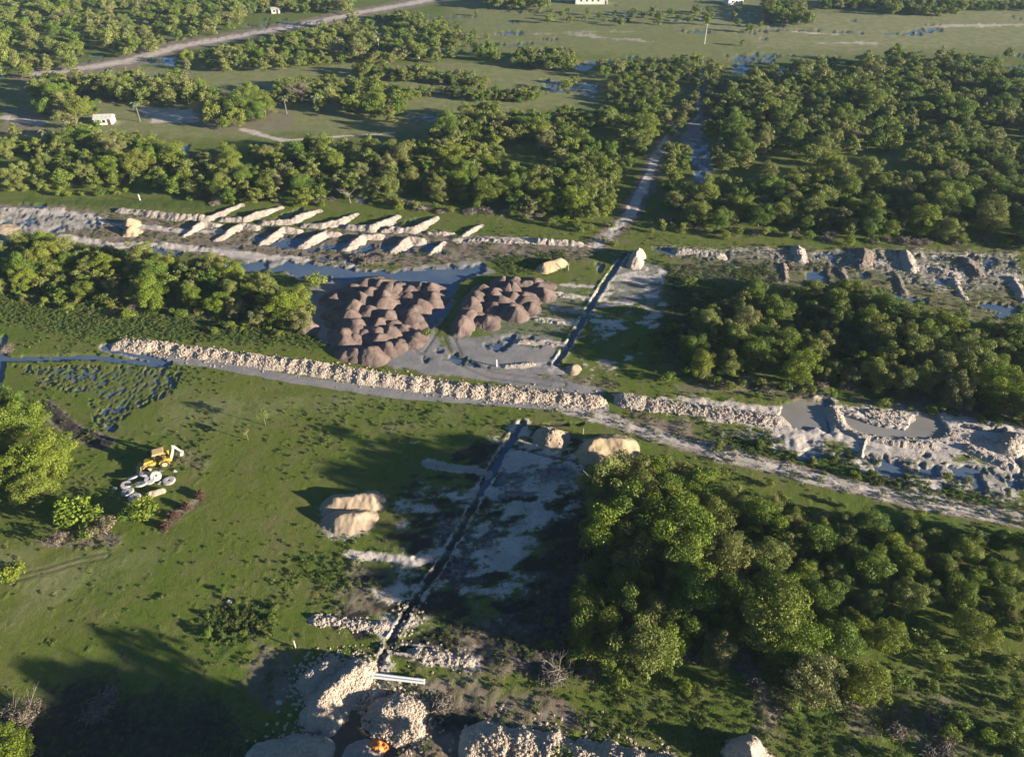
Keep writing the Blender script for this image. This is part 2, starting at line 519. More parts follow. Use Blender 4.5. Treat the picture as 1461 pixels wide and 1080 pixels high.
# --- grey wet silt
poly('grey', [(300, 350), (480, 380), (560, 386), (690, 372), (705, 388), (655, 402), (645, 440), (618, 468), (660, 520), (760, 535), (862, 556), (860, 566), (700, 546), (560, 525), (470, 500), (440, 470), (445, 405), (330, 368)], 1.5, 1.0, 2)
line('grey', [(150, 495), (200, 508), (300, 518), (420, 541), (560, 561), (700, 572), (860, 582)], 1.25, .4, 1.0, .5)
poly('grey', [(600, 480), (690, 470), (800, 480), (800, 540), (690, 530)], 2, .7, 4)
poly('grey', [(660, 470), (780, 400), (850, 380), (830, 440), (790, 520), (700, 530)], 3, .45, 5)
# (silt)
poly('grey', [(700, 655), (760, 640), (840, 660), (840, 700), (700, 720)], 2, .75, 3)
poly('grey', [(600, 730), (700, 720), (790, 740), (760, 830), (620, 860)], 3, .62, 5)
poly('grey', [(870, 360), (960, 380), (950, 440), (860, 430)], 2, .55, 4)
poly('grey', [(1190, 600), (1380, 610), (1380, 660), (1230, 655)], 2, .7, 3)
line('grey', [(1000, 90), (1010, 130), (1000, 170), (985, 200), (1005, 240), (995, 275)], 3, 2, .9, 3)
LAY['grey'] = np.where(cz, LAY['grey'] * .75, LAY['grey'])
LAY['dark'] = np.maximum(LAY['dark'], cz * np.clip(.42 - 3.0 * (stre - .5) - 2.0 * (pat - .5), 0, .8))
# --- lush weeds
poly('lush', [(0, 415), (430, 470), (480, 485), (470, 500), (170, 480), (0, 460)], 2, .9, 4)
poly('lush', [(285, 880), (340, 860), (400, 860), (400, 890), (350, 920), (310, 940)], 2, .8, 2)
poly('lush', [(400, 790), (520, 800), (500, 850), (420, 830)], 2, .45, 4)
poly('lush', [(1000, 600), (1200, 640), (1461, 720), (1461, 745), (1230, 690), (1030, 640)], 1.5, .85, 3)
poly('lush', [(850, 960), (1461, 960), (1461, 1080), (860, 1080)], 4, .36, 6)
poly('lush', [(700, 370), (800, 360), (810, 385), (720, 392)], 1.5, .95, 2)
poly('lush', [(920, 375), (1100, 380), (1110, 400), (930, 400)], 1.5, .8, 3)
poly('lush', [(0, 285), (300, 280), (330, 300), (160, 300)], 2, .6, 3)
poly('lush', [(1060, 490), (1060, 400), (960, 400), (960, 480)], 4, .6, 4)
# --- dry far pasture
poly('dry', [(640, 0), (1600, -60), (1600, 80), (1000, 90), (640, 70)], 12, .5, 14)
poly('dry', [(900, 20), (1600, 10), (1600, 70), (1100, 75)], 10, .7, 14)
poly('dry', [(60, 95), (860, 85), (870, 150), (560, 200), (0, 200), (0, 110)], 10, .58, 12)
poly('dry', [(200, 620), (560, 570), (460, 560), (250, 560)], 5, .45, 6)
poly('dry', [(0, 780), (250, 780), (100, 880), (0, 900)], 5, .5, 7)
# --- standing water: the land dips below the water sheet
line('wet', [(-40, 513), (60, 511), (130, 509), (200, 516), (235, 522)], .85, .4, 1.0, .5)
line('wet', [(5, 480), (3, 520), (-5, 560)], .6, .4, 1.0, .4)
line('wet', [(150, 494), (190, 504), (240, 518)], .9, .4, .9, .6)
poly('wet', [(15, 520), (180, 520), (262, 525), (245, 562), (200, 578), (165, 605), (140, 610), (125, 572), (60, 545)], 2, .53, 1.0)
line('wet', [(245, 525), (232, 560), (200, 578)], .7, .6, .75, .8)
line('wet', [(135, 590), (160, 612)], .7, .6, .8, .8)
line('wet', [(205, 353), (230, 360), (250, 362)], 1.4, .6, .9, .8)
poly('wet', [(560, 392), (640, 380), (700, 380), (655, 405), (645, 440), (612, 466), (600, 430)], 1.5, .85, 2.0)
poly('wet', [(300, 375), (420, 372), (560, 388), (690, 376), (698, 388), (650, 402), (640, 438), (612, 462), (560, 400), (460, 398), (330, 384)], 1.5, .76, 3.0)
line('wet', [(330, 352), (420, 362), (520, 374)], .8, .6, .6, 1.6)
line('wet', [(700, 640), (735, 605)], .1, .1, 0, 0)
for c in ([(480, 322), (520, 330)], [(395, 312), (425, 300)], [(440, 350), (470, 338)], [(505, 362), (545, 350)], [(0, 345), (40, 350)], [(30, 292), (60, 294)], [(300, 345), (330, 330)], [(560, 320), (600, 312)]):
    line('wet', c, .8, .6, .8, 1.2)
poly('wet', [(1116, 574), (1165, 570), (1176, 582), (1172, 608), (1150, 613), (1110, 603)], .5, 1.0, .5)
poly('wet', [(1205, 592), (1240, 603), (1290, 612), (1312, 588), (1330, 585), (1352, 612), (1340, 626), (1270, 625), (1200, 610)], .5, 1.0, .8)
poly('wet', [(1370, 608), (1432, 612), (1440, 650), (1461, 672), (1461, 640), (1445, 620)], .7, .8, 1.0)
poly('wet', [(1160, 640), (1210, 645), (1215, 655), (1130, 655)], .8, .7, 1.2)
poly('wet', [(1370, 655), (1400, 670), (1420, 700), (1400, 705), (1360, 680)], .8, .66, 1.5)
poly('wet', [(1250, 655), (1300, 665), (1310, 685), (1260, 680)], .8, .62, 1.5)
poly('wet', [(1145, 385), (1190, 395), (1185, 405), (1150, 402)], 1, .75, 1.2)
poly('wet', [(1250, 413), (1330, 425), (1320, 433), (1245, 425)], 1, .75, 1.5)
poly('wet', [(1395, 430), (1461, 435), (1461, 460), (1410, 450)], 1.5, .66, 3)
poly('wet', [(1400, 375), (1420, 362), (1412, 388)], .8, .8, 1)
poly('wet', [(1330, 398), (1365, 398), (1360, 408), (1335, 405)], .8, .8, 1)
poly('wet', [(930, 352), (990, 358), (985, 366), (935, 362)], 1, .65, 1.5)
poly('wet', [(985, 195), (1012, 195), (1015, 260), (985, 280)], 1.5, .62, 3)
poly('wet', [(990, 90), (1015, 90), (1005, 170), (975, 175)], 3, .62, 5)
poly('wet', [(1040, 80), (1085, 75), (1070, 110), (1045, 110)], 2, .6, 4)
poly('wet', [(770, 112), (860, 118), (855, 140), (775, 130)], 2, .6, 4)
poly('wet', [(820, 92), (850, 92), (850, 103), (820, 100)], 1.5, .7, 3)
poly('wet', [(205, 80), (260, 80), (250, 95), (215, 95)], 2, .66, 4)
poly('wet', [(1405, 132), (1440, 134), (1440, 146), (1410, 146)], 1, .85, 2)
poly('wet', [(570, 158), (640, 160), (650, 178), (560, 172)], 2, .58, 4)
poly('wet', [(230, 208), (270, 208), (268, 220), (238, 220)], 1, .8, 2)
poly('wet', [(480, 255), (560, 265), (520, 290), (470, 280)], 2, .55, 4)
poly('wet', [(850, 375), (870, 375), (860, 400), (845, 395)], 1, .62, 1.5)
poly('wet', [(915, 290), (935, 215), (965, 180), (955, 240), (925, 290)], 1.5, .5, 2)
poly('wet', [(590, 490), (650, 500), (690, 525), (600, 520)], 1.5, .58, 3)
poly('wet', [(330, 335), (620, 345), (640, 362), (400, 358)], 2, .63, 3)
poly('wet', [(0, 300), (150, 308), (150, 330), (0, 340)], 2, .52, 3)
poly('wet', [(1200, 640), (1461, 665), (1461, 705), (1260, 680)], 2, .56, 3)
poly('wet', [(960, 352), (1461, 365), (1461, 420), (1200, 395), (980, 372)], 2, .5, 4)
poly('wet', [(660, 478), (760, 478), (770, 500), (680, 498)], 1.5, .55, 3)
poly('wet', [(455, 1052), (478, 1018), (505, 990), (520, 1030), (560, 1062), (600, 1056), (560, 1080), (540, 1130), (460, 1130)], .6, 1.0, .4)
poly('wet', [(330, 440), (350, 455), (345, 478), (335, 470)], .8, .7, 1)
# far pasture flecks of water
far = sstep(.64, .70, fbm(X, Y * 3.0, 26.0, 4, 77)) * sstep(250, 300, Y) * .60
LAY['wet'] = np.maximum(LAY['wet'], far * (nB > .42))

# --- narrow trenches dug in straight runs
TR = [([(893, 362), (862, 405), (835, 450), (812, 490), (793, 520)], .42),
      ([(745, 603), (722, 640), (700, 676), (684, 706)], .5),
      ([(684, 706), (655, 760), (628, 806), (592, 858), (560, 910), (528, 972)], .38),
      ([(735, 638), (780, 650), (835, 660)], .28),
      ([(1176, 572), (1178, 610)], .9), ([(505, 985), (530, 965)], 1.0),
      ([(640, 716), (676, 718)], .3), ([(560, 925), (620, 930)], .35),
      ([(742, 606), (780, 606), (832, 604)], .22)]
digd = np.zeros(len(X)); dig = np.zeros(len(X)); spoil = np.zeros(len(X))
for k_, (px, w) in enumerate(TR):
    pts = P(px); sel = np.nonzero(_bb(pts, 4))[0]
    d = dline(X[sel], Y[sel], pts) + (nD[sel] - .5) * .5 + (nB[sel] - .5) * .5
    digd[sel] = np.where(d < w * 1.3, .75 if k_ in (0, 1, 4, 5) else .27, digd[sel])
    dig[sel] = np.maximum(dig[sel], 1 - sstep(w * .75, w * 1.25, d))
    spoil[sel] = np.maximum(spoil[sel], sstep(w * 1.1, w * 1.7, d) * (1 - sstep(w * 1.9, w * 3.6, d)) * (w > .3))
LAY['dig'] = dig
LAY['pale'] = np.maximum(LAY['pale'], spoil * (.15 + .9 * nB))

# wheel ruts
rut = np.zeros(len(X))
RUTS = [([(60, 577), (85, 598), (112, 618), (150, 632)], .75), ([(0, 828), (60, 815), (110, 800), (150, 792)], .5),
        ([(640, 480), (655, 515), (700, 535), (800, 548)], .9), ([(812, 580), (980, 633), (1100, 664), (1300, 712), (1500, 748)], .85),
        ([(60, 104), (260, 64), (430, 34)], 1.2), ([(500, 385), (620, 392), (640, 440), (600, 500)], .9)]
for px, hw in RUTS:
    pts = P(px); sel = np.nonzero(_bb(pts, 3))[0]
    d = dline(X[sel], Y[sel], pts)
    rut[sel] = np.maximum(rut[sel], np.exp(-((d - hw) / .22) ** 2))

wetv = LAY['wet'] + (nB - .5) * .5 + (nD - .5) * .35
# the water-lily marsh: hummocks in rows
ml = P([(15, 520), (180, 520), (262, 525), (245, 562), (200, 578), (165, 605), (140, 610), (125, 572), (60, 545)])
md = dpoly(X, Y, ml) > 0
lump = vnoise(X / .42, Y / .6, 5)
wetv = np.where(md, .40 + (.5 - lump) * 1.1 + (nA - .5) * .6, wetv)
dip = sstep(.50, .66, wetv)
z = (nA - .5) * .16 + (nB - .5) * .06 + (nD - .5) * .04
rough_land = np.clip(LAY['pale'] + LAY['mud'] * .8 + LAY['lush'] * .6, 0, 1)
trk = np.clip(2.6 - dline(X, Y, P([(812, 580), (880, 602), (980, 633), (1100, 664), (1200, 690), (1300, 712), (1500, 748)])), 0, 1)
rough_land = rough_land * (1 - .85 * trk)
z += rough_land * ((nB - .5) * .40 + (nD - .5) * .30) * (Y < 200)
tus = np.clip(fbm(X, Y, 1.1, 2, 91) - .72, 0, 1) * .4
z += tus * (1 - LAY['grey'])
z = z * (1 - .75 * LAY['grey'])
z -= rut * .09
mdk = sstep(0, 2.5, dpoly(X, Y, ml))
z = z * (1 - .5 * mdk) - .19 * mdk
z = z * (1 - dip) + dip * np.where(md, -.36, -.48)
z = z * (1 - dig) - dig * digd + spoil * (.02 + .22 * nD)
fade = sstep(330, 700, np.hypot(X, Y)); z *= (1 - fade)
LAY['wetband'] = sstep(.34, .56, wetv) * (1 - fade)
LAY['rut'] = rut
LAY.pop('wet')

idx = np.arange(NXg * NYg).reshape(NYg, NXg)
F = np.stack([idx[1:, :-1], idx[1:, 1:], idx[:-1, 1:], idx[:-1, :-1]], -1).reshape(-1, 4)

def ground_mat():
    t = NT('ground')
    a = {k: t.attr('m_' + k) for k in LAY}
    n_big = t.noise(.035, 5, .55); n_mid = t.noise(.25, 5, .6); n_s = t.noise(1.3, 5, .65); n_f = t.noise(5.5, 4, .7)
    n_w = t.noise(.09, 6, .62, dist=.8)
    g = t.mix(t.ramp(n_big, .35, .65), (.108, .156, .014), (.140, .170, .022))
    g = t.mix(t.math('MULTIPLY', t.ramp(n_mid, .42, .66), .7), g, (.180, .172, .052))
    g = t.mix(t.math('MULTIPLY', t.ramp(n_s, .50, .70), .55), g, (.065, .090, .018))
    g = t.mix(t.math('MULTIPLY', t.ramp(n_f, .48, .66), .62), g, (.060, .082, .014))
    g = t.mix(t.math('MULTIPLY', t.ramp(n_w, .55, .70), .5), g, (.20, .165, .085))
    n_x = t.noise(.9, 3, .5, dist=1.5)
    g = t.mix(t.math('MULTIPLY', t.ramp(n_x, .62, .75), .6), g, (.20, .20, .07))
    def lay(col, key, c, sharp=.22, k=1.0, lo=.5, amp=.9, fa=.35):
        v = t.math('ADD', a[key], t.math('MULTIPLY', t.math('SUBTRACT', n_s, .5), amp))
        v = t.math('ADD', v, t.math('MULTIPLY', t.math('SUBTRACT', n_f, .5), fa))
        f = t.ramp(v, lo - sharp, lo + sharp)
        if k != 1.0: f = t.math('MULTIPLY', f, k)
        return t.mix(f, col, c)
    dry = t.mix(t.ramp(n_mid, .4, .6), (.30, .27, .14), (.21, .23, .09))
    g = lay(g, 'dry', dry, .4)
    g = lay(g, 'lush', t.mix(t.ramp(n_s, .4, .6), (.045, .085, .012), (.085, .12, .02)), .3)
    mud = t.mix(t.ramp(n_mid, .4, .6), (.21, .155, .115), (.27, .215, .165))
    mud = t.mix(t.math('MULTIPLY', t.ramp(n_f, .5, .7), .5), mud, (.10, .075, .05))
    g = lay(g, 'mud', mud, .28)
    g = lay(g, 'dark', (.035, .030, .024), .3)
    grey = t.mix(t.ramp(n_mid, .4, .6), (.23, .22, .215), (.30, .275, .26))
    g = lay(g, 'grey', grey, .2)
    pale = t.mix(t.ramp(n_mid, .38, .62), (.70, .605, .515), (.55, .475, .405))
    pale = t.mix(t.math('MULTIPLY', t.ramp(n_f, .48, .72), .55), pale, (.22, .18, .15))
    pale = t.mix(t.math('MULTIPLY', t.ramp(n_s, .54, .70), .5), pale, (.20, .17, .14))
    g = lay(g, 'pale', pale, .24, 1.0, .5, 1.7, 1.1)
    damp = t.mix(t.ramp(n_s, .4, .6), (.13, .12, .095), (.10, .11, .06))
    g = t.mix(t.math('MULTIPLY', a['wetband'], .6), g, damp)
    g = t.mix(t.math('MULTIPLY', a['rut'], .55), g, (.09, .07, .05))
    g = t.mix(t.math('MULTIPLY', a['dig'], .8), g, (.06, .05, .04))
    b1 = t.bump(n_f, .8, .16); b2 = t.bump(n_s, .4, .25, b1)
    return t.out(g, t.math('MULTIPLY_ADD', a['wetband'], -.4, .95), b2)

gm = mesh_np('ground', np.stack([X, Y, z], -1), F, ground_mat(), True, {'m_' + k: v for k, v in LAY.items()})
tag(link('ground', gm), kind='structure')

def water_mat(name, c, rough=.08, c2=None):
    t = NT(name)
    n = t.noise(.12, 5, .6); n2 = t.noise(3.0, 3, .5)
    t.b.inputs['Specular IOR Level'].default_value = .5
    return t.out(t.mix(t.ramp(n, .35, .65), c, c2 or tuple(q * .8 for q in c)), rough, t.bump(n2, .05, .05))
wx0, wx1, wy0, wy1 = -900, 900, 20, 1400
wm = mesh_np('water', [(wx0, wy0, -.30), (wx1, wy0, -.30), (wx1, wy1, -.30), (wx0, wy1, -.30)], [(0, 1, 2, 3)], water_mat('water', (.075, .125, .20), .08, (.12, .16, .215)))
tag(link('water', wm), kind='structure')

def sheet(name, px, mat, zz):
    pts = P(px)
    me = bpy.data.meshes.new(name)
    me.from_pydata([(p[0], p[1], zz) for p in pts], [], [tuple(range(len(pts)))[::-1]])
    me.materials.append(mat); me.update()
    o = link(name, me); tag(o, kind='structure'); return o
M['mud_water'] = water_mat('mud_water', (.13, .085, .05), .12)
M['milk_water'] = water_mat('milk_water', (.33, .30, .26), .12)
sheet('muddy_water', [(430, 1140), (440, 1040), (470, 1000), (505, 975), (530, 1010), (620, 1050), (620, 1140)], M['mud_water'], -.285)
sheet('pond_water', [(1095, 560), (1174, 560), (1183, 625), (1095, 625)], M['milk_water'], -.285)
sheet('pond_water', [(1190, 575), (1365, 575), (1365, 640), (1190, 640)], M['milk_water'], -.285)

def gz(x, y):
    """height of the land at x, y (coarse look-up)"""
    px, py, _ = PX(x, y)
    i = int(np.clip(np.searchsorted(gy, py), 0, NYg - 1)); j = int(np.clip(np.searchsorted(gx, px), 0, NXg - 1))
    return float(z[i * NXg + j])

# =================================================================== PILES AND RIDGES
def pile(name, label, cat, px, w, h, mat, rough=.15, cell=.2, group=None, lobe=0.0, power=1.0, seed=0, aspect=None, sharp=.18, rs=1.0, base=None, taper=None):
    """a heap along the polyline px (one point: a cone) with its own footprint w and height h"""
    pts = P(px) if base is None else base
    wk = .7 if mat is M['limestone'] and not lobe else .55
    a = np.array(pts); c = a.mean(0)
    m = w * (1.5 if aspect is None else 1.5 * max(aspect[0], 1)) + .6
    x0, x1 = a[:, 0].min() - m, a[:, 0].max() + m; y0, y1 = a[:, 1].min() - m, a[:, 1].max() + m
    xs = np.arange(x0, x1, cell); ys = np.arange(y0, y1, cell)
    XX, YY = np.meshgrid(xs, ys); xx, yy = XX.ravel(), YY.ravel()
    qx = xx + (fbm(xx, yy, w * .9, 3, seed + 5) - .5) * w * wk
    qy = yy + (fbm(xx, yy, w * .9, 3, seed + 9) - .5) * w * wk
    if aspect is not None and len(pts) == 1:
        s, ang = aspect
        dx, dy = qx - c[0], qy - c[1]
        u = (dx * math.cos(ang) + dy * math.sin(ang)) / s; v = -dx * math.sin(ang) + dy * math.cos(ang)
        d = np.hypot(u, v)
    else:
        d = dline(qx, qy, pts)
    ww = np.full_like(d, w)
    if lobe:
        al = np.zeros_like(d); acc = 0; best = np.full_like(d, 1e9)
        for p, q in zip(pts[:-1], pts[1:]):
            dd, tt = dseg(xx, yy, p, q); L = float(np.hypot(*(q - p)))
            b = dd < best; al[b] = acc + tt[b] * L; best[b] = dd[b]; acc += L
        cyc = np.abs(np.sin(math.pi * (al + (fbm(al, al * 0, 6.0, 2, seed) - .5) * 3) / lobe))
        lk = 1.5 if mat is M['aggregate'] else 1.0
        ww = w * (1 - .07 * lk + .08 * lk * cyc); hh = h * (1 - .12 * lk + .14 * lk * cyc) * (.9 + .2 * fbm(al, al * 0, 9.0, 2, seed + 3))
        ww = ww * (.92 + .16 * fbm(al, al * 0 + 2, 7.0, 2, seed + 7))
    else:
        hh = h
    if taper is not None and len(pts) > 1:
        al = np.zeros_like(d); acc = 0; best = np.full_like(d, 1e9)
        for p, q in zip(pts[:-1], pts[1:]):
            dd, tt = dseg(xx, yy, p, q); L = float(np.hypot(*(q - p)))
            b = dd < best; al[b] = acc + tt[b] * L; best[b] = dd[b]; acc += L
        fr = al / max(acc, .1); k_ = taper[0] + (1 - taper[0]) * sstep(0, .5, fr); k_ *= taper[1] + (1 - taper[1]) * sstep(0, .35, 1 - fr)
        k_ = k_ * (.78 + .44 * fbm(al, al * 0 + 5, 3.0, 3, seed + 13))
        hh = hh * k_; ww = ww * (.45 + .55 * k_)
    r = d / ww
    prof = 1 - (np.sqrt(r * r + sharp * sharp) - sharp) / (math.sqrt(1 + sharp * sharp) - sharp)
    zz = hh * np.sign(prof) * np.abs(prof) ** power
    edge = np.clip(prof * 4, 0, 1)
    zz = zz + edge * rough * ((fbm(xx, yy, 1.6 * rs, 3, seed + 1) - .5) * 1.6 + (fbm(xx, yy, .5 * rs, 2, seed + 2) - .5) * 1.3)
    zz = np.maximum(zz, -.7) - .06
    ny, nx = len(ys), len(xs)
    ii = np.arange(nx * ny).reshape(ny, nx)
    f = np.stack([ii[:-1, :-1], ii[:-1, 1:], ii[1:, 1:], ii[1:, :-1]], -1).reshape(-1, 4)
    keep = (zz[f] > -.35).any(1)
    f = f[keep]; used = np.unique(f); rem = np.full(nx * ny, -1); rem[used] = np.arange(len(used))
    co = np.stack([xx[used] - c[0], yy[used] - c[1], zz[used]], -1)
    o = link(name, mesh_np(name, co, rem[f], mat, True), None, (c[0], c[1], 0))
    tag(o, label, cat, group)
    return o

pile('limestone_berm', 'long straight berm of crushed pale limestone along the grey track, bordering the open green field', 'berm',
     [(172, 490), (240, 497), (330, 510), (430, 524), (560, 545), (700, 561), (800, 569), (853, 573)], 2.3, 1.45, M['limestone'], .15, .14, None, 2.7, 1.0, 3, taper=(.6, .6))

# sand ridges in rows, upper left
ug = 'ridges of excavated sand in the row beside the upper left track'
UP = [([(172, 301), (210, 305), (256, 311), (298, 313), (318, 305), (342, 293)], 'longest pale ridge of the sand rows, starting farthest left and bending at its right end'),
      ([(319, 314), (349, 314), (368, 308), (398, 297)], None), ([(377, 319), (415, 317), (434, 309), (455, 301)], None),
      ([(436, 322), (461, 323), (484, 318), (506, 307)], None), ([(497, 325), (529, 327), (548, 319), (566, 310)], None),
      ([(551, 329), (593, 329), (608, 320), (621, 312)], None), ([(612, 333), (644, 334)], 'short stubby sand ridge near the right end of the upper sand row'),
      ([(660, 337), (686, 322)], 'thin straight low ridge alone at the right end of the upper sand row')]
for i, (px, lb) in enumerate(UP):
    big = len(px) > 2
    pile('sand_ridge', lb or 'bent pale sand ridge in the upper row, its right arm rising toward the forest', 'sand ridge', px,
         1.95 if big else 1.2, 1.05 if big else .65, M['ridge_clay'], .18, .18, ug if lb is None else None, 1.9 if i == 0 else 2.4, 1.0, 20 + i, taper=(.7, .5))
LO = [([(263, 337), (289, 321), (310, 323)], 0), ([(311, 342), (345, 323), (366, 326)], 0), ([(373, 348), (405, 329), (425, 331)], 0),
      ([(430, 352), (464, 334), (480, 335)], 0), ([(493, 357), (518, 340), (541, 338)], 0), ([(559, 361), (583, 343), (602, 344)], 0), ([(611, 365), (633, 347)], 0)]
for i, (px, _) in enumerate(LO):
    last = i == len(LO) - 1
    pile('sand_ridge', 'thin low tan ridge last at the right of the lower sand row' if last else
         ('pale yellowish sand ridge first at the left of the lower sand row' if i == 0 else 'slanting pale sand ridge in the lower row beside the flooded track'),
         'sand ridge', px, 1.05 if last else 1.75, .7 if last else 1.05, M['ridge_clay'], .16, .18,
         None if last or i == 0 else 'slanting ridges of the lower sand row', 0, 1.0, 50 + i, taper=(.45, .8))
pile('rubble_ridge', 'short pale rubble ridge right of the sand rows, beside the forest path', 'rubble ridge', [(768, 345), (800, 347), (829, 350)], 1.3, 1.0, M['limestone_fine'], .3, .18, None, 1.8, 1, 61)
pile('rubble_ridge', 'very low flat pale ridge between the sand rows and the forest path', 'rubble ridge', [(672, 343), (710, 343), (748, 346)], 1.3, .45, M['limestone_fine'], .3, .2, None, 2.0, 1, 62)

def heap(x, y, w, h, mat, label, cat='heap', group=None, name='heap', s=1.0, ang=0.0, rough=.12, cell=.2, sharp=.2, seed=None, power=1.0):
    return pile(name, label, cat, [(x, y)], w, h, mat, rough, cell, group, 0, power, int(x * 7 + y) if seed is None else seed, (s, ang), sharp)

heap(188, 322, 2.6, 2.1, M['sand_yellow'], 'tan sand heap behind its twin, left of the sand rows', 'sand heap', name='sand_heap')
heap(189, 332, 2.4, 1.8, M['sand_yellow'], 'yellow sand heap in front of its twin, left of the sand rows', 'sand heap', name='sand_heap')
heap(4, 328, 3.4, 1.0, M['sand'], 'low pale sand heap cut by the left edge beside the upper track', 'sand heap', name='sand_heap', s=1.3)
pile('sand_heap', 'yellow sand heap on bright grass between the two rows near the forest path', 'sand heap', [(776, 385), (798, 378)], 2.1, 1.7, M['sand_yellow'], .1, .2, None, 0, 1, 8)
pile('rubble_heap', 'tall pinkish rubble heap at the far end of the upper trench', 'rubble heap', [(905, 380), (911, 365)], 1.9, 2.2, M['limestone_fine'], .3, .18, None, 0, 1, 9)
pile('sand_heap', 'rear crescent-shaped sand heap of the pair in the green field', 'sand heap', [(478, 719), (500, 719), (531, 716)], 2.3, 1.7, M['sand'], .12, .14, None, 0, 1.2, 71, sharp=.1)
pile('sand_heap', 'front rounded sand heap of the pair in the green field', 'sand heap', [(485, 743), (511, 742)], 2.8, 1.6, M['sand'], .12, .14, None, 0, 1.2, 72, sharp=.1)
heap(786, 625, 2.6, 2.0, M['sand'], 'sharp pale sand heap at the corner of the shaded trench', 'sand heap', name='sand_heap', s=1.25)
pile('sand_heap', 'large golden sand heap with a hollow top beside the dirt track', 'sand heap', [(850, 643), (868, 637), (882, 637)], 3.3, 2.1, M['sand_yellow'], .14, .14, None, 0, 1.15, 74, sharp=.1)
heap(818, 527, 1.7, .9, M['sand'], 'small tan sand heap beside the near end of the upper trench', 'sand heap', name='sand_heap')
heap(442, 470, 2.1, 1.9, M['aggregate'], 'small lone brown gravel heap beside the left grove', 'gravel heap', name='gravel_heap')

# brown aggregate dumped in two clusters
AG1 = [([(540, 399), (518, 419), (500, 438), (502, 461), (489, 471)], 3.4, 3.9), ([(552, 404), (546, 424), (531, 438)], 3.3, 3.4), ([(568, 406), (580, 409)], 2.9, 2.6), ([(596, 404), (617, 404)], 2.8, 2.5),
       ([(617, 419), (596, 430), (580, 448)], 3.0, 2.9), ([(552, 445), (544, 458), (534, 468)], 3.2, 3.2), ([(566, 456), (546, 476)], 3.0, 2.7), ([(594, 471), (578, 466)], 2.7, 2.2), ([(586, 484), (565, 484)], 2.6, 2.2),
       ([(554, 492), (531, 497), (505, 495)], 2.9, 2.6), ([(518, 472), (502, 478)], 2.8, 2.2), ([(562, 427), (584, 418)], 2.4, 1.4), ([(478, 420), (484, 436)], 3.2, 2.0), ([(520, 400), (500, 408)], 3.0, 2.4), ([(514, 448), (520, 458)], 2.4, 1.5), ([(478, 445), (480, 455)], 2.4, 1.3)]
AG2 = [([(678, 417), (669, 438), (661, 456)], 2.9, 3.2), ([(703, 417), (723, 430), (739, 442)], 3.0, 3.0), ([(690, 409), (708, 412)], 2.8, 2.8), ([(703, 435), (700, 453)], 2.7, 2.3), ([(716, 399), (723, 409)], 2.8, 2.7),
       ([(736, 396), (734, 417)], 2.8, 2.9), ([(760, 399), (775, 414)], 2.9, 2.6), ([(747, 427), (754, 432)], 2.5, 1.9), ([(752, 404), (750, 418)], 2.4, 2.4), ([(684, 450), (690, 455)], 2.2, 1.4)]
def dump_rows(rows, label, group, seed):
    """every lorry load is a heap of its own, tipped close beside the last"""
    rr = random.Random(seed); n = 0
    for px, w, h in rows:
        pts = P(px, h * .55); L = [float(np.hypot(*(b - a))) for a, b in zip(pts[:-1], pts[1:])]; tot = sum(L); m = max(1, int(round(tot / 3.3)))
        for q in range(m + 1):
            dd = tot * q / m; ii = 0
            while ii < len(L) - 1 and dd > L[ii]: dd -= L[ii]; ii += 1
            c = pts[ii] + (pts[ii + 1] - pts[ii]) * min(1, dd / L[ii]) + np.array([rr.uniform(-.6, .6), rr.uniform(-.6, .6)])
            k_ = rr.uniform(.68, 1.0)
            pile('gravel_heap', label, 'gravel heap', None, w * rr.uniform(.92, 1.18), h * k_ * .80, M['aggregate'], .10, .18, group, 0, 1.0, seed + n, (rr.uniform(.95, 1.5), rr.uniform(0, 3.1)), .13, .8, base=[c]); n += 1
dump_rows(AG1, 'brown gravel heap in the larger left cluster beside the flooded yard', 'gravel heaps of the larger left cluster', 300)
dump_rows(AG2, 'brown gravel heap in the smaller right cluster beside the flooded yard', 'gravel heaps of the smaller right cluster', 600)

# bottom: coarse limestone heaps round the muddy pond
pile('limestone_heap', 'tallest white limestone heap left of the trench mouth, above the muddy pond', 'limestone heap', [(462, 1012), (478, 985), (510, 965)], 2.7, 2.0, M['limestone'], .15, .1, None, 0, 1.08, 81)
pile('limestone_heap', 'rounded limestone heap with a grey crest, left behind the tallest heap', 'limestone heap', [(446, 975), (470, 958)], 2.0, 1.3, M['limestone'], .15, .1, None, 0, 1.08, 82)
pile('limestone_heap', 'isolated round limestone heap right of the muddy pond below the white pipes', 'limestone heap', [(556, 1022), (580, 1030)], 2.8, 1.8, M['limestone'], .15, .1, None, 0, 1.08, 83)
pile('limestone_heap', 'limestone heap cut by the bottom edge left of the muddy pond', 'limestone heap', [(385, 1085), (430, 1078)], 2.8, 1.7, M['limestone'], .15, .1, None, 0, 1.08, 84)
pile('limestone_berm', 'broad limestone berm running along the bottom edge', 'berm', [(690, 1064), (760, 1078), (850, 1092), (960, 1112)], 3.0, 2.0, M['limestone'], .19, .12, None, 3.0, .9, 85)
pile('limestone_heap', 'small pointed limestone heap cut by the bottom edge on the right', 'limestone heap', [(1064, 1084)], 3.0, 2.4, M['limestone'], .18, .12, None, 0, 1, 86)
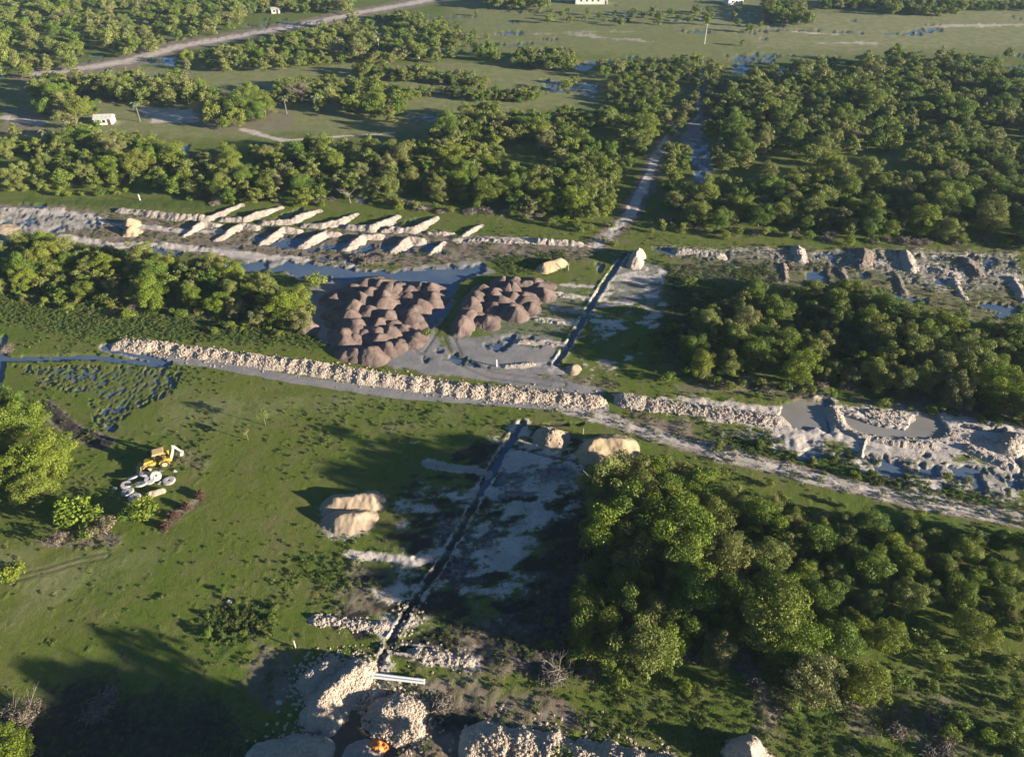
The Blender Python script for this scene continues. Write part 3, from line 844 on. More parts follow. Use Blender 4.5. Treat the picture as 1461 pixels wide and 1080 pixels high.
# right-hand rubble band
for i, (px, w, h, lb) in enumerate([
    ([(890, 572), (910, 575)], 1.8, 1.5, 'pointed pale rubble heap where the long berm ends'),
    ([(925, 577), (1000, 586), (1060, 594), (1105, 601)], 1.7, .8, 'low lumpy white rubble bank between the dirt track and the grove'),
    ([(1190, 585), (1200, 610), (1225, 622), (1275, 632), (1330, 637)], 1.0, .7, 'low rubble rim on the near side of the long milky pond'),
    ([(1442, 640), (1450, 628)], 1.9, 1.7, 'pink rubble heap at the right edge beside shaded water'),
    ([(1385, 641), (1410, 652), (1440, 665)], 1.2, .7, 'low curved rubble bank below the shaded water at right'),
    ([(1240, 588), (1290, 592)], 1.1, .5, 'flat pale rubble patch behind the long milky pond'),
    ([(968, 358), (1000, 361), (1028, 366)], 1.3, 1.1, 'isolated pale rubble ridge on grass right of the upper trench'),
    ([(1138, 356), (1143, 372)], 1.3, 1.9, 'narrow tan spoil heap, leftmost of the upright heaps near the right forest'),
    ([(1234, 360), (1230, 380)], 1.6, 2.1, 'broad tan spoil heap beside dark water near the right forest'),
    ([(1292, 362), (1300, 385)], 1.2, 1.8, 'thin slanting spoil ridge right of the broad tan spoil heap'),
    ([(1340, 386), (1362, 392)], 1.3, 1.0, 'rounded pale spoil heap between two slanting spoil ridges'),
    ([(1378, 372), (1394, 390)], 1.5, 1.5, 'dark knobbly spoil heap right of the rounded pale one'),
    ([(1118, 378), (1121, 402)], .7, .9, 'leftmost of the narrow dark spoil strips on the green verge'),
    ([(1200, 385), (1208, 405)], .8, .9, 'narrow dark spoil strip directly below the broad tan spoil heap'),
    ([(1278, 392), (1290, 418)], .8, .9, 'narrow dark spoil strip next to the blue puddle by the right grove'),
    ([(1362, 400), (1374, 425)], .9, .9, 'narrow pale-topped spoil strip before the right edge'),
    ([(1445, 398), (1461, 430)], 1.0, 1.1, 'spoil strip cut by the right edge'),
    ([(1228, 652), (1234, 628)], .35, .6, 'thin upright clay strip standing in the weeds below the milky pond')]):
    m = M['spoil'] if 'dark' in lb else M['limestone_fine']
    nm = 'spoil_heap' if 'spoil' in lb else 'rubble_bank'
    pile(nm, lb, 'spoil heap' if 'spoil' in lb else 'rubble bank', px, w * (1.35 if 'spoil' in nm else 1.15), h * (.48 if 'spoil' in nm else .75), m, .2, .16, None, 0, .9, 500 + i, rs=.9)
for i, (px, lb) in enumerate([([(760, 424), (790, 421), (815, 424)], 'pale spoil bank, farthest of the crosswise banks left of the upper trench'),
                              ([(795, 441), (830, 446)], 'pale spoil bank, second farthest left of the upper trench'),
                              ([(764, 456), (800, 461)], 'pale spoil bank, third farthest left of the upper trench'),
                              ([(740, 487), (770, 489), (800, 494)], 'pale spoil bank, fourth farthest left of the upper trench'),
                              ([(722, 523), (760, 520)], 'pale spoil bank, nearest to the grey yard left of the upper trench'),
                              ([(450, 884), (500, 889), (548, 896)], 'long low spoil bank across the grass left of the lower trench'),
                              ([(595, 930), (640, 938), (668, 944)], 'low rubble bank right of the lower trench above the white pipes'),
                              ([(612, 662), (660, 669), (690, 674)], 'faint pale spoil bank in shadow left of the straight ditch')]):
    pile('spoil_bank', lb, 'spoil bank', px, .9, .38, M['limestone_fine'], .2, .15, None, 0, 1, 560 + i)

# =================================================================== TREES
def crown_mesh(name, seed, rad, zc, hz, nblob, nleaf, leaf, mats, blob=(.30, .48), flat=.75, low=0.0):
    """leaf clumps spread over many lobes; every leaf a small face of its own"""
    rg = np.random.default_rng(seed)
    c = []; rr = []
    lobex = rg.uniform(.75, 1.2, 9)
    while len(c) < nblob:
        d = rg.normal(size=3); d /= np.linalg.norm(d)
        if d[2] < -.92 + low: continue
        an = int((math.atan2(d[1], d[0]) / (2 * math.pi) + .5) * 8.99)
        f = rg.uniform(.25, .78) ** .7 * lobex[an]
        p = d * np.array([rad, rad, hz]) * f
        c.append(p); rr.append(rad * rg.uniform(*blob) * (1.1 - .3 * f))
    c = np.array(c); rr = np.array(rr)
    n = nleaf * 2
    bi = rg.choice(nblob, n, p=rr ** 2 / (rr ** 2).sum())
    d = rg.normal(size=(n, 3)); d /= np.linalg.norm(d, axis=1)[:, None]
    d[:, 2] = np.where(d[:, 2] < -.25, -d[:, 2] * rg.uniform(-.4, 1, n), d[:, 2])
    rad_j = rg.uniform(.70, 1.12, n) + np.where(rg.random(n) < .22, rg.uniform(0, .28, n), 0)
    p = c[bi] + d * (rr[bi] * rad_j)[:, None] * np.array([1, 1, flat])
    # leaves buried deep in another lobe are dropped
    keep = np.ones(n, bool)
    for k in range(nblob):
        q = (p - c[k]) / np.array([1, 1, flat])
        keep &= ~((np.linalg.norm(q, axis=1) < rr[k] * .66) & (bi != k) & (rg.random(n) < .85))
    p = p[keep][:nleaf]; d = d[keep][:nleaf]; bi = bi[keep][:nleaf]; n = len(p)
    nr = d + rg.normal(size=(n, 3)) * .62; nr /= np.linalg.norm(nr, axis=1)[:, None]
    a = np.cross(nr, rg.normal(size=(n, 3))); a /= np.linalg.norm(a, axis=1)[:, None]
    b = np.cross(nr, a)
    s1 = leaf * rg.uniform(.55, 1.25, n)[:, None]; s2 = s1 * rg.uniform(.45, .9, n)[:, None]
    p = p + np.array([0, 0, zc])
    v = np.stack([p - a * s1 * .5 - b * s2 * .1, p - b * s2 * .5 + a * s1 * .05, p + a * s1 * .55, p + b * s2 * .5 + a * s1 * .1], 1)
    btone = rg.uniform(0, 1, nblob)
    tone = np.clip(.55 * btone[bi] + .45 * rg.random(n), 0, 1)
    return mesh_np(name, v.reshape(-1, 3), np.arange(4 * n).reshape(-1, 4), mats, False, {'leaf_tone': np.repeat(tone, 4)})

def trunk_mb(seed, h, r, spread, nl=4, bare=False):
    rg = random.Random(seed); m = MB()
    top = (rg.uniform(-.3, .3), rg.uniform(-.3, .3), h)
    m.tube([(0, 0, -.3), (0, 0, .1), (top[0] * .5, top[1] * .5, h * .5), top], [r * 1.5, r * 1.1, r * .8, r * .5], 7)
    for i in range(nl):
        a = i * 2 * math.pi / nl + rg.uniform(-.5, .5); z0 = h * rg.uniform(.35, .85)
        e = (spread * math.cos(a), spread * math.sin(a), z0 + rg.uniform(.5, 1.0) * h * .7)
        mid = (e[0] * .45, e[1] * .45, z0 + (e[2] - z0) * .35)
        m.tube([(top[0] * z0 / h, top[1] * z0 / h, z0), mid, e], [r * .55, r * .38, r * .14], 5)
        if bare:
            for k in range(5):
                t = rg.uniform(.3, 1); s0 = tuple(mid[q] * (1 - t) + e[q] * t for q in range(3))
                a2 = a + rg.uniform(-1.3, 1.3); L = rg.uniform(.5, 1.2) * spread * .6
                e2 = (s0[0] + L * math.cos(a2), s0[1] + L * math.sin(a2), s0[2] + L * rg.uniform(.2, .9))
                m.tube([s0, e2], [r * .2, r * .05], 4, False)
                for j in range(3):
                    a3 = a2 + rg.uniform(-1, 1); t2 = rg.uniform(.3, .95)
                    s1 = tuple(s0[q] * (1 - t2) + e2[q] * t2 for q in range(3))
                    m.tube([s1, (s1[0] + L * .4 * math.cos(a3), s1[1] + L * .4 * math.sin(a3), s1[2] + L * rg.uniform(.1, .5))], [r * .09, r * .03], 3, False)
    return m

PROTO = {}
def tree_proto(key, cm, tr, name='tree'):
    """an unplaced tree: Empty with trunk and crown"""
    PROTO[key] = (name, tr, cm)
def mb_mesh(mb, name, mat):
    me = bpy.data.meshes.new(name); me.from_pydata(mb.v, [], mb.f); me.materials.append(mat); me.update(); return me

TR_M = [mb_mesh(trunk_mb(i, 3.4, .17, 2.0), 'trunk', M['bark']) for i in range(4)]
for i in range(5):
    tree_proto('round%d' % i, crown_mesh('crown', 10 + i, 3.4, 3.05, 3.1, 48, 13000, .185, M['leaf'], (.20, .36)), TR_M[i % 4])
for i in range(4):
    tree_proto('airy%d' % i, crown_mesh('crown', 30 + i, 3.3, 3.0, 3.2, 58, 11000, .17, M['leaf_olive'], (.15, .27), .85), TR_M[(i + 1) % 4])
for i in range(3):
    tree_proto('tall%d' % i, crown_mesh('crown', 50 + i, 2.9, 3.6, 3.8, 44, 12000, .185, M['leaf'], (.26, .40)), TR_M[i])
for i in range(3):
    tree_proto('bright%d' % i, crown_mesh('crown', 60 + i, 3.1, 3.0, 3.2, 44, 12000, .185, M['leaf_bright'], (.22, .36)), TR_M[i])
tree_proto('brown0', crown_mesh('crown', 71, 3.3, 4.0, 3.0, 30, 1500, .26, M['leaf_brown'], (.2, .34)), mb_mesh(trunk_mb(41, 3.8, .17, 2.6, 7, True), 'trunk', M['dead_wood']))
SH_TR = mb_mesh(trunk_mb(9, .9, .05, .6, 5), 'stem', M['bark'])
for i in range(4):
    tree_proto('shrub%d' % i, crown_mesh('foliage', 80 + i, 1.25, .75, .95, 14, 900, .20, M['leaf'] if i < 3 else M['leaf_bright'], (.3, .48)), SH_TR, 'shrub')
tree_proto('brownshrub', crown_mesh('foliage', 91, 1.2, .7, .8, 14, 600, .18, M['leaf_brown'], (.3, .48)), SH_TR, 'shrub')
tree_proto('redshrub', crown_mesh('foliage', 92, .9, .4, .45, 12, 600, .18, M['leaf_red'], (.3, .48)), SH_TR, 'shrub')
tree_proto('greybush', crown_mesh('foliage', 93, 1.7, 1.6, 1.5, 26, 1300, .13, M['leaf_brown'], (.2, .36)), mb_mesh(trunk_mb(77, 1.6, .08, 1.5, 9, True), 'stem', M['dead_wood']), 'dead_bush')
# coarser crowns for the far woodland
FARP = []
for i in range(6):
    FARP.append(crown_mesh('far_crown', 110 + i, 3.3, 2.8, 3.0, 28, 2600, .37, M['leaf'] if i < 4 else M['leaf_olive'], (.24, .38)))
for i in range(2):
    FARP.append(crown_mesh('far_crown', 130 + i, 3.2, 2.7, 3.0, 36, 2300, .34, M['leaf_olive'], (.18, .30)))

def plant(key, x, y, sc, rz, label, cat, group=None, zs=1.0):
    name, tr, cm = PROTO[key]
    e = empty(name, (x, y, max(-.3, gz(x, y)) - .05), rz, sc)
    e.scale = (sc, sc, sc * zs)
    link(tr.name.split('.')[0], tr, e); link(cm.name.split('.')[0], cm, e, (0, 0, -.65 if name == 'tree' else 0))
    tag(e, label, cat, group)
    return e

rg = np.random.default_rng(5)
ALL = []                                     # x, y, scale, key or None, region index
def inside(pts, x, y):
    return float(dpoly(np.array([x]), np.array([y]), pts)[0])

def scatter(ri, px, sp, sc, kinds, hz=3.2, n=20000, rag=1.5):
    pts = P(px, hz); a = np.array(pts)
    lo, hi = a.min(0), a.max(0)
    cand = rg.uniform(lo, hi, (n, 2))
    dd = dpoly(cand[:, 0], cand[:, 1], pts) + (vnoise(cand[:, 0] / 5, cand[:, 1] / 5, ri) - .5) * 2 * rag
    cand = cand[dd > 0]
    if ri in (3, 4, 5, 8):
        cand = cand[(fbm(cand[:, 0], cand[:, 1], 16.0, 3, 63) > .40) | (cand[:, 1] < (192 if ri == 5 else 168))]
    cell = {}
    k0 = [(q[0], q[1], q[2]) for q in ALL if lo[0] - 8 < q[0] < hi[0] + 8 and lo[1] - 8 < q[1] < hi[1] + 8]
    def put(x, y, s): cell.setdefault((int(x // 8), int(y // 8)), []).append((x, y, s))
    for q in k0: put(*q)
    for x, y in cand:
        s = rg.uniform(*sc) * (.72 + .62 * float(vnoise(np.array([x / 9.0]), np.array([y / 9.0]), 99)[0])); ok = True
        for i in (-1, 0, 1):
            for j in (-1, 0, 1):
                for (a_, b_, c_) in cell.get((int(x // 8) + i, int(y // 8) + j), ()):
                    if (a_ - x) ** 2 + (b_ - y) ** 2 < (sp * (s + c_) * .5) ** 2: ok = False; break
                if not ok: break
            if not ok: break
        if ok:
            put(x, y, s); ALL.append((x, y, s, kinds[int(rg.integers(len(kinds)))], ri))

RD = ['round0', 'round1', 'round2', 'round3', 'round4']; AI = ['airy0', 'airy1', 'airy2', 'airy3']; TA = ['tall0', 'tall1', 'tall2']; BR = ['bright0', 'bright1', 'bright2']
REG = [
 ('leafy tree packed in the dense grove at the lower right', 'trees of the dense lower right grove'),
 ('tree in the grove right of the upper trench, above the rubble band', 'trees of the grove right of the upper trench'),
 ('tree in the narrow belt below the upper left track', 'trees of the belt below the upper left track'),
 ('tree in the broad belt above the sand rows, on the left', 'trees of the belt above the sand rows'),
 ('tree in the wood between the sand rows and the forest path', 'trees left of the forest path'),
 ('tree in the large forest right of the forest path', 'trees of the forest right of the path'),
 ('tree of the tall clump cut by the left edge beside the loader', 'trees of the clump at the left edge'),
 ('tree round the small white house and its yard', 'trees round the white house'),
 ('tree in the far woodland', 'trees of the far woodland'),
]
def one(x, y, s, key, ri, hz=3.5):
    p = G(x, y, (hz if ri else 5.0) * s); ALL.append((p[0], p[1], s, key, ri))
# traced single crowns first, the rest is filled in round them
for q in [(860, 745, 1.15, 'bright0'), (900, 725, 1.2, 'round1'), (965, 712, 1.25, 'bright1'), (1025, 722, 1.05, 'round2'), (905, 770, 1.15, 'round3'), (960, 750, 1.3, 'bright2'), (850, 880, 1.15, 'round0'), (925, 900, 1.3, 'airy1'), (950, 900, 1.0, 'bright0'), (985, 800, 1.2, 'tall1'),
          (1100, 770, 1.15, 'airy0'), (1175, 750, 1.2, 'round4'), (1105, 870, 1.4, 'tall0'), (1140, 900, 1.1, 'bright1'), (1215, 890, 1.25, 'round2'), (1250, 950, 1.2, 'bright2'), (1165, 950, 1.1, 'airy2'), (1180, 830, 1.0, 'round3'), (1280, 760, .9, 'bright0'), (1410, 875, 1.15, 'bright1'),
          (1310, 830, 1.0, 'airy3'), (1360, 790, .8, 'round1'), (1440, 800, .9, 'round0')]:
    one(*q, 0)
for q in [(1140, 525, 1.0, 'bright1'), (1065, 455, 1.0, 'airy0'), (1110, 440, 1.1, 'round1'), (1200, 450, 1.0, 'airy2'), (1310, 500, 1.2, 'airy1'), (1390, 510, 1.3, 'airy3'), (1425, 555, 1.1, 'bright2'), (1000, 520, .8, 'bright0'), (990, 480, .8, 'airy1'), (1250, 530, .9, 'round2'), (1450, 480, 1.0, 'round3')]:
    one(*q, 1)
for q in [(85, 350, 1.1, 'airy1'), (30, 380, 1.1, 'round0'), (150, 375, 1.0, 'bright0'), (215, 385, 1.1, 'round2'), (275, 420, .9, 'bright1'), (310, 430, .9, 'bright2'), (405, 435, 1.15, 'bright0'), (380, 400, .9, 'airy0'), (330, 390, .8, 'bright1'), (120, 410, .8, 'round1')]:
    one(*q, 2)
for q in [(195, 230, 1.3, 'bright1'), (555, 262, 1.3, 'airy1'), (320, 250, 1.0, 'round2'), (100, 240, 1.0, 'round1'), (430, 265, 1.0, 'round3')]:
    one(*q, 3)
for q in [(655, 255, 1.25, 'bright0'), (760, 250, 1.1, 'round1'), (820, 285, 1.2, 'bright2'), (780, 200, 1.2, 'airy2'), (700, 190, 1.1, 'airy0'), (895, 225, .9, 'bright1')]:
    one(*q, 4)
for q in [(995, 297, 1.2, 'round1'), (1060, 290, 1.2, 'round0'), (1130, 280, 1.3, 'round3'), (1320, 310, 1.3, 'bright2'), (1250, 300, 1.2, 'round2'), (1180, 230, 1.2, 'bright0'), (1085, 200, 1.2, 'airy0'), (965, 215, .9, 'round2')]:
    one(*q, 5)
for q in [(25, 590, 1.25, 'bright1'), (60, 640, 1.3, 'bright0'), (20, 660, 1.3, 'bright2'), (5, 570, 1.1, 'round1'), (40, 690, 1.0, 'round2'), (-20, 620, 1.3, 'round0'), (-35, 690, 1.2, 'round3')]:
    one(*q, 6)
for q in [(318, 150, 1.3, 'round3'), (362, 152, 1.35, 'round1'), (338, 165, 1.1, 'bright0'), (355, 130, 1.3, 'round2'), (90, 140, 1.2, 'airy1'), (128, 148, 1.1, 'round3'), (100, 172, .9, 'bright1'), (60, 150, 1.1, 'round4'), (320, 172, .8, 'round2'), (395, 130, 1.2, 'round0'), (470, 135, 1.2, 'bright1'), (500, 145, 1.2, 'round1'), (455, 145, 1.0, 'round3'), (340, 145, 1.75, 'round0'), (110, 150, 1.4, 'round2'), (75, 130, 1.3, 'round1'), (300, 160, 1.2, 'round3'), (180, 118, 1.2, 'airy0'), (225, 125, 1.3, 'round2'), (265, 125, 1.3, 'airy2'), (145, 112, 1.2, 'round1'), (375, 145, 1.3, 'round4'), (85, 160, .9, 'bright0'), (20, 185, .7, 'round1')]:
    one(*q, 7)
SH0 = len(ALL)
scatter(0, [(832, 735), (850, 697), (885, 684), (960, 680), (1040, 694), (1110, 712), (1180, 735), (1300, 760), (1461, 780), (1500, 790), (1500, 870), (1461, 850), (1390, 850), (1300, 870), (1270, 900), (1285, 975), (1180, 965), (1080, 905), (1030, 850), (1000, 890), (960, 930), (900, 920), (830, 920), (815, 860), (845, 800)], 4.7, (.85, 1.25), RD + RD + TA + AI + BR, hz=5.0)
scatter(0, [(925, 850), (1050, 850), (1080, 900), (1030, 930), (950, 915)], 3.9, (.8, 1.05), RD + AI, hz=4.0)
scatter(0, [(860, 668), (900, 664), (1000, 676), (1100, 700), (1200, 724), (1300, 748), (1461, 770), (1500, 778), (1500, 880), (1400, 850), (1300, 870), (1200, 900), (1150, 850), (1000, 760), (880, 720)], 3.7, (.55, .95), RD + AI + BR[:1], hz=2.5)
scatter(1, [(985, 500), (965, 470), (1010, 445), (1060, 412), (1130, 410), (1200, 415), (1250, 425), (1300, 450), (1400, 470), (1560, 490), (1560, 620), (1461, 590), (1380, 560), (1290, 545), (1200, 530), (1130, 525), (1060, 520), (1010, 520)], 4.6, (.7, 1.1), RD + AI + AI + BR[:1])
scatter(1, [(1010, 425), (1250, 400), (1461, 455), (1461, 490), (1300, 460), (1200, 420)], 7.5, (.35, .6), AI)
scatter(2, [(-60, 360), (0, 350), (60, 330), (120, 350), (190, 362), (260, 368), (330, 385), (380, 400), (440, 430), (430, 455), (360, 445), (290, 428), (200, 420), (100, 405), (0, 400), (-60, 400)], 4.5, (.65, 1.0), RD + AI + BR)
scatter(3, [(-60, 200), (40, 205), (100, 185), (200, 190), (240, 210), (330, 215), (430, 205), (540, 205), (575, 235), (540, 275), (430, 278), (330, 272), (260, 268), (210, 255), (120, 258), (0, 255), (-60, 255)], 5.2, (.75, 1.15), RD + AI + BR[:1], rag=3)
scatter(4, [(575, 215), (640, 180), (670, 155), (780, 155), (920, 165), (940, 195), (900, 215), (880, 250), (868, 290), (850, 300), (780, 298), (700, 280), (600, 270), (560, 250)], 4.9, (.75, 1.2), RD + AI + BR[:1])
scatter(5, [(1020, 200), (1045, 160), (1060, 120), (1130, 90), (1250, 85), (1370, 75), (1430, 90), (1600, 110), (1600, 350), (1461, 330), (1330, 320), (1250, 320), (1150, 312), (1060, 305), (960, 305), (965, 280), (1010, 262), (1025, 235)], 5.0, (.75, 1.25), RD + AI + TA[:1], rag=3)
scatter(5, [(950, 205), (985, 205), (985, 265), (950, 275)], 5.0, (.6, .9), RD)
scatter(5, [(1020, 165), (1461, 150), (1461, 110), (1040, 115)], 3.9, (.6, .9), AI)
scatter(8, [(860, 85), (1000, 78), (990, 165), (955, 185), (910, 160), (860, 130)], 6.4, (.6, 1.0), AI + RD)
scatter(8, [(1005, 85), (1030, 85), (1020, 180), (1008, 180)], 6.4, (.5, .9), AI)
scatter(8, [(-60, 20), (150, 0), (250, 0), (330, 8), (345, 25), (250, 60), (130, 85), (70, 96), (-60, 108)], 6.6, (.8, 1.2), RD + AI, rag=6)
scatter(8, [(-80, -30), (300, -30), (240, 5), (-80, 20)], 8.5, (.9, 1.3), RD + AI)
scatter(8, [(262, 78), (330, 68), (400, 52), (480, 32), (580, 18), (650, 45), (715, 72), (700, 86), (600, 80), (480, 82), (380, 92), (270, 90)], 5.4, (.75, 1.15), RD + AI)
scatter(8, [(745, 68), (820, 76), (815, 92), (730, 84)], 5.0, (.7, 1.0), RD)
scatter(8, [(500, 92), (660, 98), (700, 112), (660, 112), (500, 98)], 4.6, (.5, .8), RD + AI)
scatter(8, [(555, 118), (640, 124), (770, 122), (760, 134), (640, 136), (560, 128)], 4.6, (.45, .75), RD + AI)
scatter(8, [(470, 115), (540, 110), (580, 150), (560, 162), (470, 152)], 5.2, (.7, 1.1), RD)
scatter(8, [(390, 115), (470, 108), (480, 140), (400, 135)], 5.0, (.7, 1.0), RD)
scatter(7, [(120, 105), (290, 114), (310, 138), (220, 142), (130, 125), (60, 140), (50, 115)], 4.4, (.9, 1.3), RD + AI)
scatter(8, [(300, -4), (500, 2), (500, 12), (320, 10)], 5.5, (.9, 1.2), RD)
scatter(8, [(690, -10), (780, -6), (780, 8), (700, 6)], 5.0, (1, 1.4), RD)
scatter(8, [(1090, 0), (1150, 5), (1150, 30), (1095, 25)], 4.6, (.8, 1.2), RD)
scatter(8, [(1165, -6), (1370, 0), (1370, 16), (1180, 10)], 5.2, (.8, 1.2), RD)
scatter(8, [(1380, -2), (1520, 0), (1520, 8), (1380, 6)], 6, (.5, .8), RD)
scatter(8, [(780, 8), (1100, 10), (1100, 30), (780, 25)], 16, (.5, .8), RD, rag=4)
scatter(8, [(500, 20), (640, 25), (700, 50), (640, 40), (540, 35)], 9, (.4, .7), AI)
for q in [(808, 118, .9), (820, 112, .7), (995, 12, .9), (1008, 20, .9), (1070, 38, .8), (985, 28, .7), (1010, 25, .6), (915, 18, .7), (900, 17, .7), (1440, 75, .8)]:
    one(q[0], q[1], q[2], RD[int(q[0]) % 5], 8)
for i, (x, y, s) in enumerate([(600, 30, .5), (560, 40, .5), (680, 18, .5), (1060, 60, .5)]):
    one(x, y, s, 'round1', 8)
# the strip between the track and the grove stays low: the golden heap behind it stands in the sun
hp = [G(860, 640), G(885, 640), G(800, 622)]
cs_, sn_ = math.cos(SUN_AZ), math.sin(SUN_AZ)
kept = []
for t_ in ALL:
    drop = False
    if t_[4] == 0:
        for a_ in hp:
            dx_, dy_ = t_[0] - a_[0], t_[1] - a_[1]
            al_, ac_ = dx_ * cs_ + dy_ * sn_, abs(-dx_ * sn_ + dy_ * cs_)
            if -4 < al_ < 40 and ac_ < 3.2: drop = True
    kept.append((t_[0], t_[1], t_[2] * (.42 if drop else 1.2 if t_[4] == 0 and t_[0] < 22 and t_[1] > 62 else (.74 if t_[4] == 0 and t_[0] > 36 + .25 * (t_[1] - 50) and t_[1] > 42 else 1)), t_[3], t_[4]))
ALL = kept
# tall trees just beyond the lower edge, whose shadow lies over the lower left meadow
OFF = []
def shadow_tip(px, py, h):
    p = G(px, py); L = h / math.tan(SUN_EL)
    return p[0] + L * math.cos(SUN_AZ), p[1] + L * math.sin(SUN_AZ)
for (px, py, h) in [(50, 912, 14), (25, 945, 14), (0, 975, 14.5), (75, 945, 14), (40, 985, 14), (110, 975, 14), (80, 1010, 14), (10, 1030, 14), (130, 1010, 14), (60, 1050, 14.5), (-60, 1000, 14), (170, 1030, 13.5), (0, 1080, 14), (110, 1060, 14), (220, 1060, 13.5), (150, 1090, 14), (60, 1100, 14), (250, 1095, 13.5)]:
    x, y = shadow_tip(px, py, h - 1.0); OFF.append((x, y, 2.2, h / (6.0 * 2.2)))

INF = []
FARL = []
for t in ALL:
    x, y, s, key, ri = t
    px, py, d = PX(x, y, 3.5 * s)
    vis = -25 < px < 1486 and -20 < py < 1105
    (INF if vis else FARL).append((s / d if vis else 0, t))
INF.sort(key=lambda q: -q[0])
near = [q[1] for q in INF[:298]]
rest = [q[1] for q in INF[298:]] + [q[1] for q in FARL] + [(x, y, s, 'round0', 8, k) for x, y, s, k in OFF]
for (x, y, s, key, ri) in near:
    plant(key, x, y, s * rg.uniform(.95, 1.08), rg.uniform(0, 6.28), REG[ri][0], 'tree', REG[ri][1], (rg.uniform(1.15, 1.35) if x < 22 and y > 62 else rg.uniform(1.05, 1.2)) if ri == 0 else rg.uniform(1.15, 1.4) if ri == 1 else rg.uniform(1.0, 1.25))

# --- the far woodland: one mass made of instances
def instancer(name, pts, rots, scs, meshes, zs=None):
    cl = bpy.data.collections.new(name + ' kinds')
    for i, me in enumerate(meshes):
        ob = bpy.data.objects.new('%s %02d' % (name, i), me); cl.objects.link(ob)
    n = len(pts); pts = np.asarray(pts, np.float32)
    me = bpy.data.meshes.new(name); me.vertices.add(n); me.vertices.foreach_set('co', pts.ravel())
    at = me.attributes.new('scl', 'FLOAT_VECTOR', 'POINT')
    sv = np.stack([scs, scs, scs * (1 if zs is None else zs)], -1)
    at.data.foreach_set('vector', np.asarray(sv, np.float32).ravel())
    at = me.attributes.new('rot', 'FLOAT_VECTOR', 'POINT')
    at.data.foreach_set('vector', np.stack([rots * 0, rots * 0, rots], -1).astype(np.float32).ravel())
    at = me.attributes.new('pid', 'INT', 'POINT'); at.data.foreach_set('value', np.arange(n, dtype=np.int32) % len(meshes))
    me.update()
    o = link(name, me)
    g = bpy.data.node_groups.new(name, 'GeometryNodeTree')
    g.interface.new_socket('Geometry', in_out='INPUT', socket_type='NodeSocketGeometry')
    g.interface.new_socket('Geometry', in_out='OUTPUT', socket_type='NodeSocketGeometry')
    gi = g.nodes.new('NodeGroupInput'); go = g.nodes.new('NodeGroupOutput')
    ci = g.nodes.new('GeometryNodeCollectionInfo'); ci.inputs['Collection'].default_value = cl
    ci.inputs['Separate Children'].default_value = True; ci.inputs['Reset Children'].default_value = True
    ip = g.nodes.new('GeometryNodeInstanceOnPoints'); ip.inputs['Pick Instance'].default_value = True
    def na(nm, ty):
        q = g.nodes.new('GeometryNodeInputNamedAttribute'); q.data_type = ty; q.inputs['Name'].default_value = nm
        return q.outputs['Attribute']
    e2r = g.nodes.new('FunctionNodeEulerToRotation')
    g.links.new(na('rot', 'FLOAT_VECTOR'), e2r.inputs[0])
    g.links.new(gi.outputs[0], ip.inputs['Points']); g.links.new(ci.outputs[0], ip.inputs['Instance'])
    g.links.new(na('pid', 'INT'), ip.inputs['Instance Index']); g.links.new(e2r.outputs[0], ip.inputs['Rotation'])
    g.links.new(na('scl', 'FLOAT_VECTOR'), ip.inputs['Scale']); g.links.new(ip.outputs[0], go.inputs[0])
    md_ = o.modifiers.new('scatter', 'NODES'); md_.node_group = g
    return o
rp = np.array([(q[0], q[1], -.1) for q in rest]); rs_ = np.array([q[2] for q in rest]); nr_ = len(rest)
ws = instancer('woodland', rp, rg.uniform(0, 6.28, nr_), rs_, FARP, np.array([q[5] if len(q) > 5 else rg.uniform(.9, 1.2) for q in rest]))
tag(ws, 'mass of far green woodland trees beyond the works and round the pastures', 'woodland', kind='stuff')
print('TREES', len(ALL), len(near), nr_)
#PART3
# --- labels that single trees out: by landmark, else by edge of their grove
TREES = [o for o in COL.objects if o.get('category') == 'tree']
TONE = {}
for o in TREES:
    cm = [c for c in o.children if c.name.startswith('crown')][0]
    TONE[o.name] = cm.data.materials[0].name
used = set()
def relabel(px, py, lab, hz=3.0):
    p = G(px, py, hz); best = None
    for o in TREES:
        if o.name in used: continue
        d = (o.location.x - p[0]) ** 2 + (o.location.y - p[1]) ** 2
        if best is None or d < best[0]: best = (d, o)
    best[1]['label'] = lab; used.add(best[1].name)
for o in TREES:
    w_ = {'leaf_bright': 'bright yellow-green ', 'leaf_olive': 'dull olive feathery ', 'leaf': 'deep green '}[TONE[o.name]]
    o['label'] = (w_ + o['label']).replace('leafy tree', 'tree')
for px, py, lb in [(875, 668, 'tree standing just in front of the large golden sand heap'), (1140, 525, 'bright round tree at the front of the upper right grove, beside the milky pond'),
                   (555, 262, 'rounded olive tree alone at the forest edge behind the right end of the sand rows'), (655, 255, 'bright round tree at the forest edge behind the short stubby sand ridge'),
                   (995, 297, 'round tree at the forest corner right of the forest path'), (340, 145, 'largest round tree right of the small white house'),
                   (110, 150, 'big round tree directly left of the small white house'), (405, 435, 'bright tree at the right tip of the belt, beside the lone gravel heap'),
                   (195, 230, 'tall bright tree of the belt, in line below the white house'), (1410, 875, 'bright tree standing apart on shaded grass at the lower right'),
                   (845, 890, 'tree at the lower left corner of the lower right grove'), (950, 900, 'tree bulging toward the weedy verge at the front of the lower right grove'),
                   (1250, 950, 'lowest tree at the near tip of the lower right grove'), (85, 350, 'tall olive tree rising at the back of the narrow left belt'),
                   (820, 285, 'bright tree at the wood edge left of the forest path'), (895, 225, 'small tree on the left bank of the bend in the forest path')]:
    relabel(px, py, lb)
GN = ['the lower right grove', 'the grove by the upper trench', 'the narrow left belt', 'the belt above the sand rows', 'the wood beside the forest path', 'the large right forest', 'the clump at the left edge', 'the yard of the white house', 'the far woodland']
